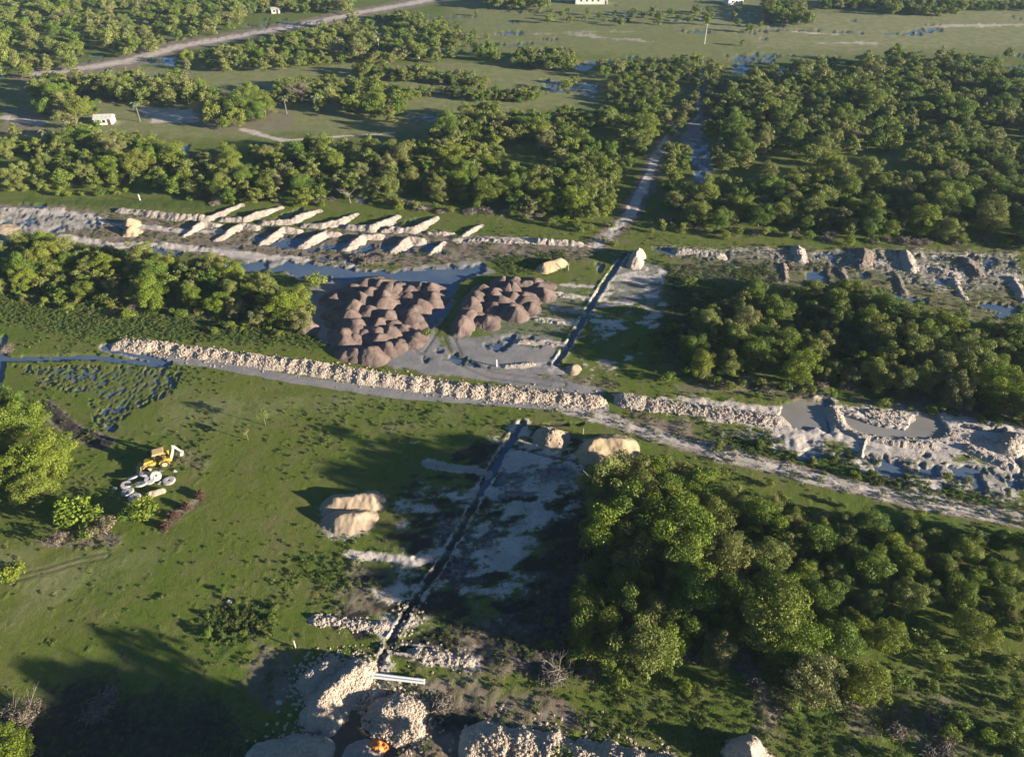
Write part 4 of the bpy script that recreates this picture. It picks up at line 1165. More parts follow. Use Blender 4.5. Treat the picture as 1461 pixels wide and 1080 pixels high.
for ri, nm in enumerate(REG):
    g = [(PX(o.location.x, o.location.y), o) for o in TREES if o.get('group') == nm[1] and o.name not in used]
    if not g: continue
    xs_ = sorted(q[0][0] for q in g); ys_ = sorted(q[0][1] for q in g); n = len(g); bins = {}
    for (a, b, _), o in g:
        c_ = min(3, int(4 * sum(v < a for v in xs_) / n)); r_ = min(2, int(3 * sum(v < b for v in ys_) / n))
        if n < 10: part = ''
        else: part = ('back', 'middle', 'front')[r_] + ' ' + ('leftmost', 'inner left', 'inner right', 'rightmost')[c_] + ' part of '
        tn_ = {'leaf_bright': 'bright', 'leaf_olive': 'olive', 'leaf': 'green'}[TONE[o.name]]
        bins.setdefault((tn_, part), []).append((a, o))
    for (tn_, part), lst in bins.items():
        lst.sort(key=lambda q: q[0])
        for k, (a, o) in enumerate(lst):
            od = '' if len(lst) == 1 else ('first ', 'second ', 'third ', 'fourth ', 'fifth ', 'sixth ', 'seventh ', 'eighth ', 'ninth ', 'tenth ')[min(k, 9)]
            o['label'] = (od + tn_ + ' tree' + (' from left' if od else '') + ', ' + part + GN[ri])

# --- relabel repeats of ridges and gravel heaps by their place in the row
ORD = ['first', 'second', 'third', 'fourth', 'fifth', 'sixth', 'seventh']
for pre, txt in (('bent pale', '%s from the left of the bent sand ridges in the upper row'), ('slanting pale', '%s from the left of the slanting sand ridges in the lower row')):
    g = sorted([o for o in COL.objects if str(o.get('label', '')).startswith(pre)], key=lambda o: PX(o.location.x, o.location.y)[0])
    for k, o in enumerate(g): o['label'] = txt % ORD[k]
for gname, wd in (('gravel heaps of the larger left cluster', 'larger left'), ('gravel heaps of the smaller right cluster', 'smaller right')):
    g = [o for o in COL.objects if o.get('group') == gname]
    done = set()
    for key, w_ in ((lambda o: o.location.x, 'leftmost'), (lambda o: -o.location.x, 'rightmost'), (lambda o: o.location.y, 'nearest'), (lambda o: -o.location.y, 'farthest')):
        o = min([q for q in g if q.name not in done], key=key); done.add(o.name)
        o['label'] = '%s gravel heap of the %s brown cluster' % (w_, wd)

# =================================================================== SHRUBS, SAPLINGS, PALMS, BRUSH
def at(x, y, z=0.0): return G(x, y, z)
SHR = []
def shrub(px, py, sc, key, lab, group=None, cat='shrub', zs=1.0):
    p = G(px, py, .5 * sc); SHR.append((p[0], p[1]))
    return plant(key, p[0], p[1], sc, rg.uniform(0, 6.28), lab, cat, group, zs)
shrub(112, 738, 2.6, 'shrub3', 'bright green rounded bush beside brown litter in the left meadow')
shrub(130, 752, 1.6, 'shrub0', 'smaller green bush pressed against the bright bush in the left meadow')
shrub(206, 728, 2.1, 'shrub3', 'yellowish bush just below the tan heap and the white rings', zs=.8)
shrub(187, 738, 1.5, 'shrub1', 'low green bush left of the yellowish bush by the rings')
shrub(150, 757, 1.7, 'brownshrub', 'brown dry bush between the bright bush and the yellowish bush')
shrub(80, 775, 1.3, 'brownshrub', 'flat brown dry brush left of the bright bush')
shrub(18, 818, 1.5, 'shrub3', 'small yellow bush near the left edge of the open meadow')
shrub(2, 815, .9, 'shrub0', 'tiny dark bush cut by the left edge of the meadow')
shrub(40, 1030, 1.25, 'greybush', 'bare grey dead bush at the bottom left corner', cat='dead bush')
for q, nm in (((236, 748), 'nearest'), ((246, 735), 'second nearest'), ((264, 722), 'third nearest'), ((283, 705), 'farthest')):
    shrub(q[0], q[1], 1.15, 'redshrub', nm + ' reddish dry plant in the row right of the yellowish bush', 'reddish dry plants in a row')
shrub(452, 405, 2.0, 'shrub3', 'bright bush beside the upper left gravel heap')
shrub(440, 445, 1.5, 'shrub3', 'small bright bush between the belt and the gravel heaps')
shrub(610, 476, 1.0, 'shrub2', 'small bush at the edge of the left gravel cluster')
shrub(138, 182, 2.2, 'shrub0', 'round bush covering the left corner of the small white house')
shrub(955, 540, 1.2, 'shrub1', 'small bush on the verge below the shaded grove')
p = G(8, 1058, 3); plant('bright1', p[0], p[1], .8, 1.0, 'bright yellow-green tree at the bottom left corner beside the dead bush', 'tree')

def edge_shrubs(px, n, wid, sc, keys, lab, group, lim=0):
    pts = P(px); k = 0; tries = 0
    while k < n and tries < n * 30:
        tries += 1
        i = int(rg.integers(len(pts) - 1)); t = rg.random()
        q = pts[i] * (1 - t) + pts[i + 1] * t + rg.normal(size=2) * wid
        if any((q[0] - a) ** 2 + (q[1] - b) ** 2 < 2.2 for a, b in SHR): continue
        SHR.append((q[0], q[1])); k += 1
        plant(keys[int(rg.integers(len(keys)))], q[0], q[1], rg.uniform(*sc), rg.uniform(0, 6.28), lab, 'shrub', group)
SK = ['shrub0', 'shrub1', 'shrub2', 'shrub0', 'shrub1', 'shrub3']
edge_shrubs([(810, 905), (850, 940), (940, 935), (1040, 915), (1150, 975), (1280, 985), (1330, 900), (1461, 900)], 26, 1.6, (.6, 1.3), SK, 'low bush at the front foot of the dense lower right grove', 'low bushes before the lower right grove')
edge_shrubs([(1270, 1010), (1400, 930), (1461, 960), (1440, 1060), (1300, 1070)], 16, 3.0, (.5, 1.1), SK, 'low bush on the weedy ground at the bottom right corner', 'low bushes at the bottom right')
edge_shrubs([(960, 655), (1090, 690), (1200, 725), (1330, 760), (1461, 775)], 14, 1.0, (.5, 1.0), SK, 'low bush between the dirt track and the lower right grove', 'low bushes along the dirt track')
edge_shrubs([(970, 540), (1080, 555), (1200, 565), (1330, 585), (1461, 605)], 22, 1.5, (.5, 1.1), SK, 'low bush on the bank behind the white rubble band', 'low bushes behind the rubble band')
edge_shrubs([(960, 420), (1000, 415), (970, 480), (930, 500), (950, 520)], 16, 2.0, (.6, 1.3), SK, 'low bush in the shade at the left end of the grove by the upper trench', 'low bushes left of the shaded grove')
edge_shrubs([(0, 430), (130, 440), (260, 450), (420, 478)], 30, 2.2, (.5, 1.2), SK, 'low bush in the weedy strip between the left belt and the long berm', 'low bushes below the left belt')
edge_shrubs([(0, 275), (200, 280), (420, 292), (520, 290), (640, 300), (800, 322), (860, 325)], 34, 1.8, (.6, 1.3), SK, 'low bush on the forest edge behind the sand rows', 'low bushes behind the sand rows')
edge_shrubs([(930, 330), (1060, 335), (1200, 342), (1461, 350)], 24, 2.0, (.6, 1.3), SK, 'low bush at the foot of the large right forest', 'low bushes below the right forest')
edge_shrubs([(1040, 625), (1110, 645), (1200, 670), (1300, 690), (1440, 715)], 16, 1.6, (.35, .8), SK, 'small weedy bush between the rubble band and the dirt track', 'small bushes above the dirt track')
edge_shrubs([(300, 880), (350, 870), (400, 880), (330, 920)], 10, 1.8, (.3, .65), SK, 'small bush of the weedy patch in the lower left meadow', 'small bushes of the meadow patch')
edge_shrubs([(860, 345), (880, 350), (885, 370), (870, 345)], 5, 1.0, (.5, .9), SK, 'small bush at the far end of the upper trench', 'small bushes at the trench end')

# saplings in the open meadow
def sapling(px, py, h, cr, label, seed):
    p = G(px, py)
    e = empty('sapling', (p[0], p[1], -.05), 0)
    tb = MB(); tb.tube([(0, 0, -.2), (.05, 0, h * .5), (0, .05, h * .8)], [.06, .05, .03], 5)
    tb.build('trunk', M['bark'], e)
    link('crown', crown_mesh('crown', seed, cr, h * .72, h * .34, 12, 1100, .15, M['leaf_olive'], (.25, .45)), e)
    tag(e, label, 'sapling')
sapling(379, 607, 3.6, 1.35, 'larger thin sapling with a long shadow on the green field', 201)
sapling(354, 628, 2.6, .6, 'smaller thin sapling below the larger one on the green field', 202)

def frond_mesh(seed, n=16, L=2.3, droop=1.0):
    rr = random.Random(seed); v = []; f = []; tn = []
    for k in range(n):
        a = k * 2.399 + rr.uniform(-.2, .2); up = rr.uniform(.1, 1.0)
        pr = []
        for i in range(6):
            t = i / 5
            r = L * t * (1 - .1 * t); zz = L * (up * t - droop * t * t * .95)
            pr.append((r * math.cos(a), r * math.sin(a), zz))
        nx_, ny_ = -math.sin(a), math.cos(a)
        for sgn in (-1, 1):
            for i in range(5):
                w0 = .42 * math.sin(math.pi * (.08 + .9 * i / 5)); w1 = .42 * math.sin(math.pi * (.08 + .9 * (i + 1) / 5))
                b = len(v)
                v += [pr[i], (pr[i][0] + sgn * nx_ * w0, pr[i][1] + sgn * ny_ * w0, pr[i][2] - w0 * .5), (pr[i + 1][0] + sgn * nx_ * w1, pr[i + 1][1] + sgn * ny_ * w1, pr[i + 1][2] - w1 * .5), pr[i + 1]]
                f.append((b, b + 1, b + 2, b + 3)); tn += [rr.random()] * 4
    return mesh_np('fronds', v, f, M['palm'], False, {'leaf_tone': tn})
FR = [frond_mesh(1), frond_mesh(2, 13, 2.0, .8)]
def palm(px, py, h, k, label):
    p = G(px, py); e = empty('palm_tree', (p[0], p[1], -.05), k * 1.3)
    m = MB(); m.tube([(0, 0, -.2), (.12, 0, h * .4), (.05, .08, h * .8), (0, 0, h)], [.24, .18, .15, .16], 7); m.build('trunk', M['bark'], e)
    link('fronds', FR[k % 2], e, (0, 0, h)); tag(e, label, 'palm tree')
palm(200, 174, 6.2, 0, 'pale palm tree standing right of the small white house')
palm(409, 163, 5.4, 1, 'palm tree beside the grey-brown dead-looking tree in the far yard')
palm(452, 160, 5.2, 0, 'thin palm tree at the right end of the far yard')
palm(163, 122, 6.0, 1, 'palm tree rising from the grove behind the small white house')
palm(72, 212, 5.5, 0, 'palm tree with a whitish trunk in the left belt of trees')
p = G(428, 132, 4); plant('brown0', p[0], p[1], 1.35, .4, 'grey-brown leafless round tree in the far yard', 'tree')
p = G(95, 22, 4); plant('brown0', p[0], p[1], 1.1, 1.4, 'brownish bare tree in the far upper left woodland', 'tree')

# dead brush
def brush_mb(seed, L=1.7, n=110):
    rr = random.Random(seed); m = MB()
    for _ in range(n):
        a = rr.uniform(0, 6.28); r = L * rr.random() ** .6; x, y = r * math.cos(a), r * math.sin(a) * .7
        zt = (1 - r / L) * .75; b = rr.uniform(0, 6.28); l = rr.uniform(.35, 1.25); sl = rr.uniform(-.2, .5)
        q = (x + l * math.cos(b), y + l * math.sin(b), max(.02, zt * rr.uniform(.4, 1.1) + l * sl))
        w = rr.uniform(.02, .055)
        m.tube([(x, y, zt * rr.uniform(.1, 1)), ((x + q[0]) / 2 + rr.uniform(-.1, .1), (y + q[1]) / 2, (zt + q[2]) / 2 + .08), q], [w, w * .8, w * .4], 4, False)
    return m
BM = [mb_mesh(brush_mb(700 + i), 'brush_pile', M['dead_wood']) for i in range(3)]
BL = [crown_mesh('dry_leaves', 720 + i, 1.7, .1, .45, 12, 420, .17, M['leaf_brown'], (.25, .45), .6, .9) for i in range(2)]
def brush(x, y, sc, lab, group):
    i = int(rg.integers(3))
    o = link('brush_pile', BM[i], None, (x, y, gz(x, y))); o.rotation_euler = (0, 0, rg.uniform(0, 6.28)); o.scale = (sc, sc, sc)
    c = link('dry_leaves', BL[i % 2], o)
    tag(o, lab, 'brush pile', group)
def brush_line(px, step, wid, sc, lab, group):
    pts = P(px)
    for a, b in zip(pts[:-1], pts[1:]):
        L = float(np.hypot(*(b - a))); n = max(1, int(L / step))
        for k in range(n):
            q = a + (b - a) * (k + rg.uniform(.1, .9)) / n + rg.normal(size=2) * wid
            brush(q[0], q[1], rg.uniform(*sc), lab, group)
brush_line([(800, 945), (860, 935), (950, 930), (1030, 945), (1090, 960), (1180, 985), (1240, 1000)], 2.6, .8, (.6, 1.0), 'tangle of dead branches along the front of the lower right grove', 'dead brush before the lower right grove')
brush_line([(1290, 1020), (1340, 1050), (1300, 1070), (1350, 1010)], 2.2, 1.2, (.6, 1.0), 'tangle of dead branches on bare soil at the bottom right', 'dead brush at the bottom right')
brush_line([(560, 290), (640, 300), (700, 303), (770, 312)], 2.8, 1.3, (.8, 1.4), 'brown tangle of cleared branches at the forest edge behind the sand rows', 'dead brush behind the sand rows')
brush_line([(960, 322), (1060, 330), (1160, 338), (1280, 345), (1461, 352)], 4.5, 1.5, (.8, 1.3), 'brown tangle of cleared branches at the foot of the right forest', 'dead brush below the right forest')
brush_line([(1000, 540), (1060, 548), (1140, 555), (1220, 560)], 2.6, 1.0, (.6, 1.1), 'brown tangle of cleared branches between the grove and the white rubble band', 'dead brush behind the rubble band')
brush_line([(80, 425), (150, 430), (230, 440), (330, 450)], 4.0, 1.0, (.6, 1.0), 'grey-brown brush along the lower edge of the left belt', 'dead brush below the left belt')
brush_line([(505, 372), (555, 370)], 1.8, .6, (.9, 1.2), 'brown brush heap in the puddles below the lower sand row', 'brush heaps in the puddles')
brush_line([(300, 285), (420, 290), (500, 285)], 6, 1.3, (.8, 1.2), 'grey brush under the trees behind the long upper sand ridge', 'brush behind the long sand ridge')
for q, sc, lb in (((630, 1010), 1.0, 'round brown tuft of brush right of the isolated limestone heap'), ((790, 965), 1.1, 'large tangle of dead branches at the lower left corner of the grove'),
              ((150, 1000), 1.1, 'grey fallen branches lying in deep shadow at the lower left'), ((135, 1020), .9, 'pale fallen branch in deep shadow near the bottom left'),
              ((1290, 346), 1.3, 'large tangle of pale dead branches behind the right spoil heaps'), ((10, 500), 1.0, 'brown brush at the left end of the narrow water channel')):
    p = G(*q); brush(p[0], p[1], sc, lb, None)

def dead_snag(px, py, sc, label, seed, rz=0.0):
    p = G(px, py); e = empty('dead_tree', (p[0], p[1], -.05), rz, sc)
    me = mb_mesh(trunk_mb(seed, 2.6, .12, 1.9, 6, True), 'bare_branches', M['dead_wood']); link('bare_branches', me, e); tag(e, label, 'dead tree')
dead_snag(1335, 338, 1.2, 'pale leafless tree leaning before the right forest', 301)
dead_snag(795, 965, .8, 'leafless snag at the lower left corner of the grove', 302)
dead_snag(500, 290, 1.2, 'bare pale branches before the dark gap behind the sand rows', 303)

# --- weeds and grass tufts: nobody could count them
TUFT = [crown_mesh('tuft', 150 + i, .42, .12, .22, 8, 60, .15, M['weed'], (.3, .5), .8, .6) for i in range(3)]
TUFT += [crown_mesh('tuft', 160 + i, .5, .16, .26, 8, 70, .16, M['weed'], (.3, .5), .8, .6) for i in range(2)]
sel = np.nonzero((Y < 175) & (Y > 5) & (np.abs(X) < 130))[0]
cellarea = np.abs(Y[sel]) ** 2 / 1e4 + .3
dens = (.008 + .55 * (fbm(X[sel], Y[sel], 6.0, 3, 55) > .57) * LAY['lush'][sel] + .30 * LAY['lush'][sel] + .20 * LAY['mud'][sel] * (nB[sel] > .5) + .05 * sstep(.55, .7, nA[sel])
        ) * (LAY['dig'][sel] < .1) * (dip[sel] < .4) * (LAY['grey'][sel] < .5) * (LAY['pale'][sel] < .75)
pr = dens * cellarea; pr /= pr.sum()
pick = rg.choice(sel, 24000, p=pr)
tp = np.stack([X[pick] + rg.normal(size=len(pick)) * .15, Y[pick] + rg.normal(size=len(pick)) * .15, z[pick]], -1)
wd = instancer('weeds', tp, rg.uniform(0, 6.28, len(pick)), rg.uniform(.25, .8, len(pick)), TUFT)
tag(wd, 'low weeds and grass tufts growing over the meadows and churned soil', 'weeds', kind='stuff')

# loose stones of marl on the white heaps and banks
SM = []
for i in range(3):
    rr = random.Random(900 + i)
    pts = []
    for lat in range(4):
        for k in range(6):
            a = k * math.pi / 3 + lat * .4; b = -1.0 + 2.0 * lat / 3
            r_ = rr.uniform(.75, 1.1); pts.append((math.cos(a) * math.cos(b) * r_ * .2, math.sin(a) * math.cos(b) * r_ * .16, math.sin(b) * r_ * .12))
    fs = [(l * 6 + k, l * 6 + (k + 1) % 6, (l + 1) * 6 + (k + 1) % 6, (l + 1) * 6 + k) for l in range(3) for k in range(6)]
    me = bpy.data.meshes.new('stone'); me.from_pydata(pts, [], fs + [(5, 4, 3, 2, 1, 0), (18, 19, 20, 21, 22, 23)]); me.materials.append(M['limestone']); me.update(); SM.append(me)
STP = []
for px, w, n in [([(460, 1010), (480, 985), (515, 960)], 3.8, 1500), ([(446, 975), (470, 958)], 3.2, 700), ([(556, 1022), (580, 1030)], 3.8, 1400), ([(690, 1064), (850, 1092), (960, 1112)], 3.6, 1800), ([(385, 1085), (430, 1078)], 3.4, 600),
                 ([(172, 490), (430, 524), (700, 561), (853, 573)], 2.6, 3000), ([(890, 572), (1105, 601)], 2.2, 700), ([(1190, 590), (1461, 640)], 3.5, 700), ([(595, 930), (668, 944)], 1.5, 120), ([(450, 884), (548, 896)], 1.2, 120),
                 ([(590, 850), (560, 930)], 2.5, 150), ([(1100, 365), (1461, 390)], 3.5, 500), ([(770, 620), (800, 640)], 2.5, 80)]:
    pts = P(px); A = np.array(pts)
    for _ in range(n):
        i = int(rg.integers(len(pts) - 1)); t = rg.random(); q = pts[i] * (1 - t) + pts[i + 1] * t + rg.normal(size=2) * w * .45
        STP.append(q)
STP = np.array(STP)
from mathutils.bvhtree import BVHTree
from mathutils import Vector
trees_b = []
for o in COL.objects:
    if o.type == 'MESH' and o.name.split('.')[0] in ('limestone_berm', 'limestone_heap', 'rubble_bank', 'spoil_heap', 'spoil_bank', 'rubble_heap', 'sand_heap'):
        me = o.data; co = [(v.co.x + o.location.x, v.co.y + o.location.y, v.co.z) for v in me.vertices]
        trees_b.append((BVHTree.FromPolygons(co, [tuple(p.vertices) for p in me.polygons]), min(c[0] for c in co), max(c[0] for c in co), min(c[1] for c in co), max(c[1] for c in co)))
zs = []
for q in STP:
    zz = gz(q[0], q[1])
    for b, x0, x1, y0, y1 in trees_b:
        if x0 < q[0] < x1 and y0 < q[1] < y1:
            h = b.ray_cast(Vector((q[0], q[1], 20)), Vector((0, 0, -1)))
            if h[0] is not None: zz = max(zz, h[0].z)
    zs.append(zz)
st = instancer('loose_stones', np.stack([STP[:, 0], STP[:, 1], np.array(zs)], -1), rg.uniform(0, 6.28, len(STP)), rg.uniform(.3, 1.0, len(STP)) ** 1.3 * 1.5, SM)
tag(st, 'loose pale stones scattered over the limestone berms and heaps', 'stones', kind='stuff')

# --- bushes and brush piles: each told by size and place along its row
ROWS = {}
for o in COL.objects:
    if o.get('category') in ('shrub', 'brush pile', 'gravel heap') and o.get('group'): ROWS.setdefault(o['group'], []).append(o)
for gname, lst in ROWS.items():
    labs = {}
    for o in lst: labs[o['label']] = labs.get(o['label'], 0) + 1
    lst = [o for o in lst if labs[o['label']] > 1]
    if len(lst) < 2: continue
    px_ = {o.name: PX(o.location.x, o.location.y)[0] for o in lst}
    sc_ = sorted(o.scale[0] for o in lst); n = len(lst); bins = {}
    srt = sorted(lst, key=lambda o: px_[o.name])
    for k, o in enumerate(srt):
        part = ('left', 'middle', 'right')[min(2, 3 * k // n)]
        sz = '' if o['category'] == 'gravel heap' else ('small ', 'medium ', 'large ')[min(2, int(3 * sum(v < o.scale[0] for v in sc_) / n))]
        bins.setdefault((sz, part), []).append(o)
    for (sz, part), l2 in bins.items():
        for k, o in enumerate(l2):
            od = '' if len(l2) == 1 else ('first ', 'second ', 'third ', 'fourth ', 'fifth ', 'sixth ', 'seventh ', 'eighth ', 'ninth ', 'tenth ', 'eleventh ', 'twelfth ', 'thirteenth ', 'fourteenth ', 'fifteenth ', 'sixteenth ')[min(k, 15)]
            noun = {'shrub': 'bush', 'brush pile': 'brush pile', 'gravel heap': 'heap'}[o['category']]
            o['label'] = '%s%s%s%s, %s part of %s' % (od, sz, noun, ' from left' if od else '', part, gname)

# =================================================================== BACKHOE LOADER
def rotp(p, c, s): return (p[0] * c - p[1] * s, p[0] * s + p[1] * c)
pf, prr = G(216, 671), G(238, 665)
dv = pf - prr; rz = math.atan2(dv[1], dv[0])
cen = G(227, 664)
bh = tag(empty('backhoe_loader', (cen[0], cen[1], 0), rz), 'yellow backhoe loader parked on the meadow beside white rings', 'backhoe loader')
Yp, Dk = M['yellow_paint'], M['dark_steel']
m = MB(); m.prism([(-1.35, .62), (.2, .55), (1.85, .62), (1.85, 1.05), (.35, 1.12), (-1.35, 1.12)], -.42, .42)
m.box((-1.0, 0, .75), (.9, 1.5, .3)); m.build('chassis', Yp, bh)
m = MB(); m.prism([(.32, 1.12), (1.86, 1.05), (1.9, 1.45), (1.7, 1.62), (.32, 1.78)], -.45, .45); hood = m.build('hood', Yp, bh)
m = MB()
for k in range(5): m.box((1.895, 0, 1.12 + k * .07), (.03, .7, .03))
m.build('grille', Dk, hood)
m = MB(); m.tube([(1.1, -.3, 1.6), (1.1, -.3, 2.25)], .05, 6); m.build('exhaust_pipe', Dk, hood)
m = MB(); m.box((-.5, 0, 1.16), (1.5, 1.3, .1)); cab = m.build('cab', Yp, bh)
for sx in (-1.2, .22):
    for sy in (-.66, .66):
        m = MB(); m.tube([(sx, sy, 1.1), (sx * .93, sy * .96, 2.72)], .05, 4); m.build('post', Dk, cab)
m = MB(); m.box((-.5, 0, 2.76), (1.75, 1.6, .1)); m.box((-.5, 0, 2.84), (1.5, 1.35, .07)); m.build('roof', M['roof_paint'], cab)
m = MB(); m.box((.24, 0, 2.0), (.02, 1.2, 1.3)); m.build('windscreen', M['cab_glass'], cab)
m = MB(); m.box((-.6, 0, 1.4), (.5, .5, .15)); m.box((-.85, 0, 1.75), (.12, .5, .6)); m.build('seat', M['black_rubber'], cab)
def wheel(x, y, r, w):
    prof = [(r * .55, -w / 2), (r * .93, -w / 2), (r, -w * .34), (r, w * .34), (r * .93, w / 2), (r * .55, w / 2)]
    m = MB(); m.lathe(prof, (0, 0, 0), 'y', 22)
    for k in range(16):
        a = 2 * math.pi * k / 16; m.box((r * math.cos(a), 0, r * math.sin(a)), (.09, w * .9, .06), 0, -a)
    t = m.build('wheel', M['black_rubber'], bh, False, (x, y, r))
    m = MB(); m.lathe([(.001, -w * .3), (r * .56, -w * .42), (r * .56, w * .42), (.001, w * .3)], (0, 0, 0), 'y', 18); m.lathe([(.001, -w * .48), (r * .18, -w * .48), (r * .18, w * .48), (.001, w * .48)], (0, 0, 0), 'y', 10)
    m.build('rim', M['roof_paint'], t)
for sy in (-1, 1): wheel(-1.0, sy * .88, .72, .44); wheel(1.25, sy * .86, .50, .32)
for sy in (-1, 1):
    m = MB(); m.prism([(-1.7, 1.1), (-1.5, 1.5), (-1.0, 1.6), (-.45, 1.5), (-.2, 1.1), (-.35, 1.1), (-.55, 1.4), (-1.0, 1.5), (-1.42, 1.4), (-1.6, 1.1)], sy * .88 - .24, sy * .88 + .24); m.build('fender', Yp, bh)
    m = MB(); m.prism([(.1, 1.25), (.25, 1.42), (1.75, 1.1), (2.45, .55), (2.4, .38), (1.65, .88), (.2, 1.15)], sy * .62 - .06, sy * .62 + .06); arm = m.build('loader_arm', Yp, bh)
    m = MB(); m.tube([(.5, sy * .62, .85), (1.7, sy * .62, .95)], .05, 6); m.tube([(1.5, sy * .5, 1.25), (2.5, sy * .5, .9)], .045, 6); m.build('hydraulic_cylinder', M['pale_steel'], arm)
bk = [(2.45, .85), (2.40, .20), (2.55, .08), (3.25, .10), (3.25, .14), (2.62, .16), (2.48, .28), (2.52, .85)]
m = MB(); m.prism(bk, -1.15, 1.15)
for sy in (-1.15, 1.12): m.prism([(2.45, .85), (2.42, .12), (3.2, .10), (2.9, .5), (2.52, .85)], sy, sy + .03)
bkt = m.build('loader_bucket', M['roof_paint'], bh)
m = MB()
for k in range(7): m.prism([(3.2, .08), (3.45, .09), (3.2, .16)], -1.1 + k * .35, -1.02 + k * .35)
m.build('bucket_teeth', M['pale_steel'], bkt)
m = MB(); m.prism([(-1.5, .55), (-1.5, 1.1), (-1.95, 1.15), (-2.05, .5)], -.35, .35); m.box((-1.6, 0, .7), (.18, 2.1, .25)); m.build('rear_frame', Yp, bh)
for sy in (-1, 1):
    m = MB(); m.tube([(-1.6, sy * .75, .85), (-1.7, sy * 1.25, .9), (-1.7, sy * 1.35, 1.3)], .09, 5); m.box((-1.7, sy * 1.38, 1.35), (.4, .3, .08)); m.build('stabiliser', Yp, bh)
m = MB(); m.prism([(-1.95, .7), (-1.85, 1.0), (-2.35, 2.1), (-2.75, 3.0), (-3.0, 2.95), (-2.75, 2.0), (-2.2, .75)], -.13, .13); bm_ = m.build('boom', M['pale_steel'], bh)
m = MB(); m.prism([(-2.7, 3.2), (-3.05, 3.15), (-3.75, 1.75), (-3.6, 1.65), (-2.85, 2.8)], -.11, .11); dp_ = m.build('dipper', M['pale_steel'], bm_)
m = MB(); m.tube([(-2.0, 0, 1.3), (-2.55, 0, 2.5)], .07, 6); m.tube([(-2.5, 0, 2.55), (-2.75, 0, 3.3)], .06, 6); m.build('hydraulic_cylinder', M['pale_steel'], bm_)
m = MB(); m.prism([(-3.55, 1.75), (-3.95, 1.6), (-4.0, 1.15), (-3.75, .85), (-3.35, .9), (-3.38, .96), (-3.7, .95), (-3.88, 1.2), (-3.8, 1.5), (-3.5, 1.55)], -.32, .32)
for sy in (-.32, .29): m.prism([(-3.55, 1.7), (-3.95, 1.6), (-4.0, 1.15), (-3.75, .85), (-3.35, .9)], sy, sy + .03)
m.build('digging_bucket', M['concrete'], bh)

# rings on the grass
def ring(px, py, r, label, tilt=0.0, hz=.0, mat=None, th=.34, az=0.0):
    p = G(px, py, .15)
    m = MB(); m.lathe([(r * .26, 0), (r * .80, 0), (r, th * .3), (r, th * .7), (r * .84, th), (r * .26, th)], (0, 0, 0), 'z', 26)
    m2 = m.build('concrete_ring', mat or M['concrete'], None, False, (p[0], p[1], hz + (abs(math.sin(tilt)) * r if tilt else 0)))
    m2.rotation_euler = (tilt, 0, az); tag(m2, label, 'ring', 'pale round rings lying by the loader')
ring(182, 702, .92, 'clean white ring at the far left of the ring group'); ring(192, 710, .92, 'nearest white ring of the group, lowest in the photo')
ring(180, 693, .80, 'half hidden pale ring behind the leftmost white ring', .2); ring(201, 694, .92, 'pale ring in the middle of the group, tilted on the others', -.35, .1)
ring(215, 686, .90, 'pale ring left of centre leaning on a dark one', .3, .1); ring(241, 686, .95, 'clean white ring at the far right of the ring group')
ring(190, 685, .85, 'ring coloured dark as in shade, at the upper left of the ring group', -.5, .1, M['roof_grey_ring_shade'], az=.5); ring(207, 680, .88, 'ring coloured dark as in shade, closest to the loader bucket', -.45, .1, M['roof_grey_ring_shade'], az=-.4)  # the darker grey paints in the shade on these two rings
ring(223, 682, .85, 'pinkish pale ring just below the loader chassis', .5, .1, None, az=.8)
for q, lb in (((229, 672), 'small white sack near the loader front wheel'), ((250, 672), 'small white sack right of the ring group'), ((229, 689), 'small white lump between two rings'), ((163, 697), 'small pale sack left of all rings')):
    heap(q[0], q[1], .42, .35, M['concrete'], lb, 'sack', name='sack', s=1.4, cell=.06, rough=.05)
pile('tan_heap', 'long low tan heap below the white rings', 'sand heap', [(215, 706), (231, 701)], .62, .75, M['sand'], .08, .08, None, 0, .7, 601)
for q, lb in (((455, 537), 'white sack lying on grass just below the long berm'), ((398, 1002), 'small pale boulder left of the limestone heaps'), ((327, 858), 'pale stone in the lower left meadow')):
    heap(q[0], q[1], .4, .4, M['concrete'], lb, 'boulder' if 'sack' not in lb else 'sack', name='sack' if 'sack' in lb else 'boulder', s=1.3, cell=.06, rough=.06)
heap(535, 1066, .8, .5, M['orange_bag'], 'small orange litter heap at the bottom edge by the muddy pond', 'litter heap', name='litter_heap', s=1.2, cell=.06, rough=.5)
heap(518, 1074, 1.3, .7, M['limestone_fine'], 'small pinkish rubble heap beside the orange litter at the bottom edge', 'rubble heap', name='rubble_heap', s=1.3, cell=.08, rough=.3)

# two white pipes bridging the trench
for off, lb in ((0, 'white pipe across the trench mouth, the farther of two'), (1, 'white pipe across the trench mouth, the nearer of two')):
    a, b = G(528, 960.5 + off * 4.5, .5), G(606, 970 + off * 4.0, .5)
    c = (a + b) / 2; L = float(np.hypot(*(b - a))) / 2
    m = MB(); m.tube([(-L, 0, 0), (L, 0, 0)], .15, 12); m.tube([(-L - .03, 0, 0), (-L + .3, 0, 0)], .18, 12)
    o = m.build('pipe', M['pvc'], None, False, (c[0], c[1], .5)); o.rotation_euler = (0, 0, math.atan2(b[1] - a[1], b[0] - a[0])); tag(o, lb, 'pipe', 'white pipes across the trench')

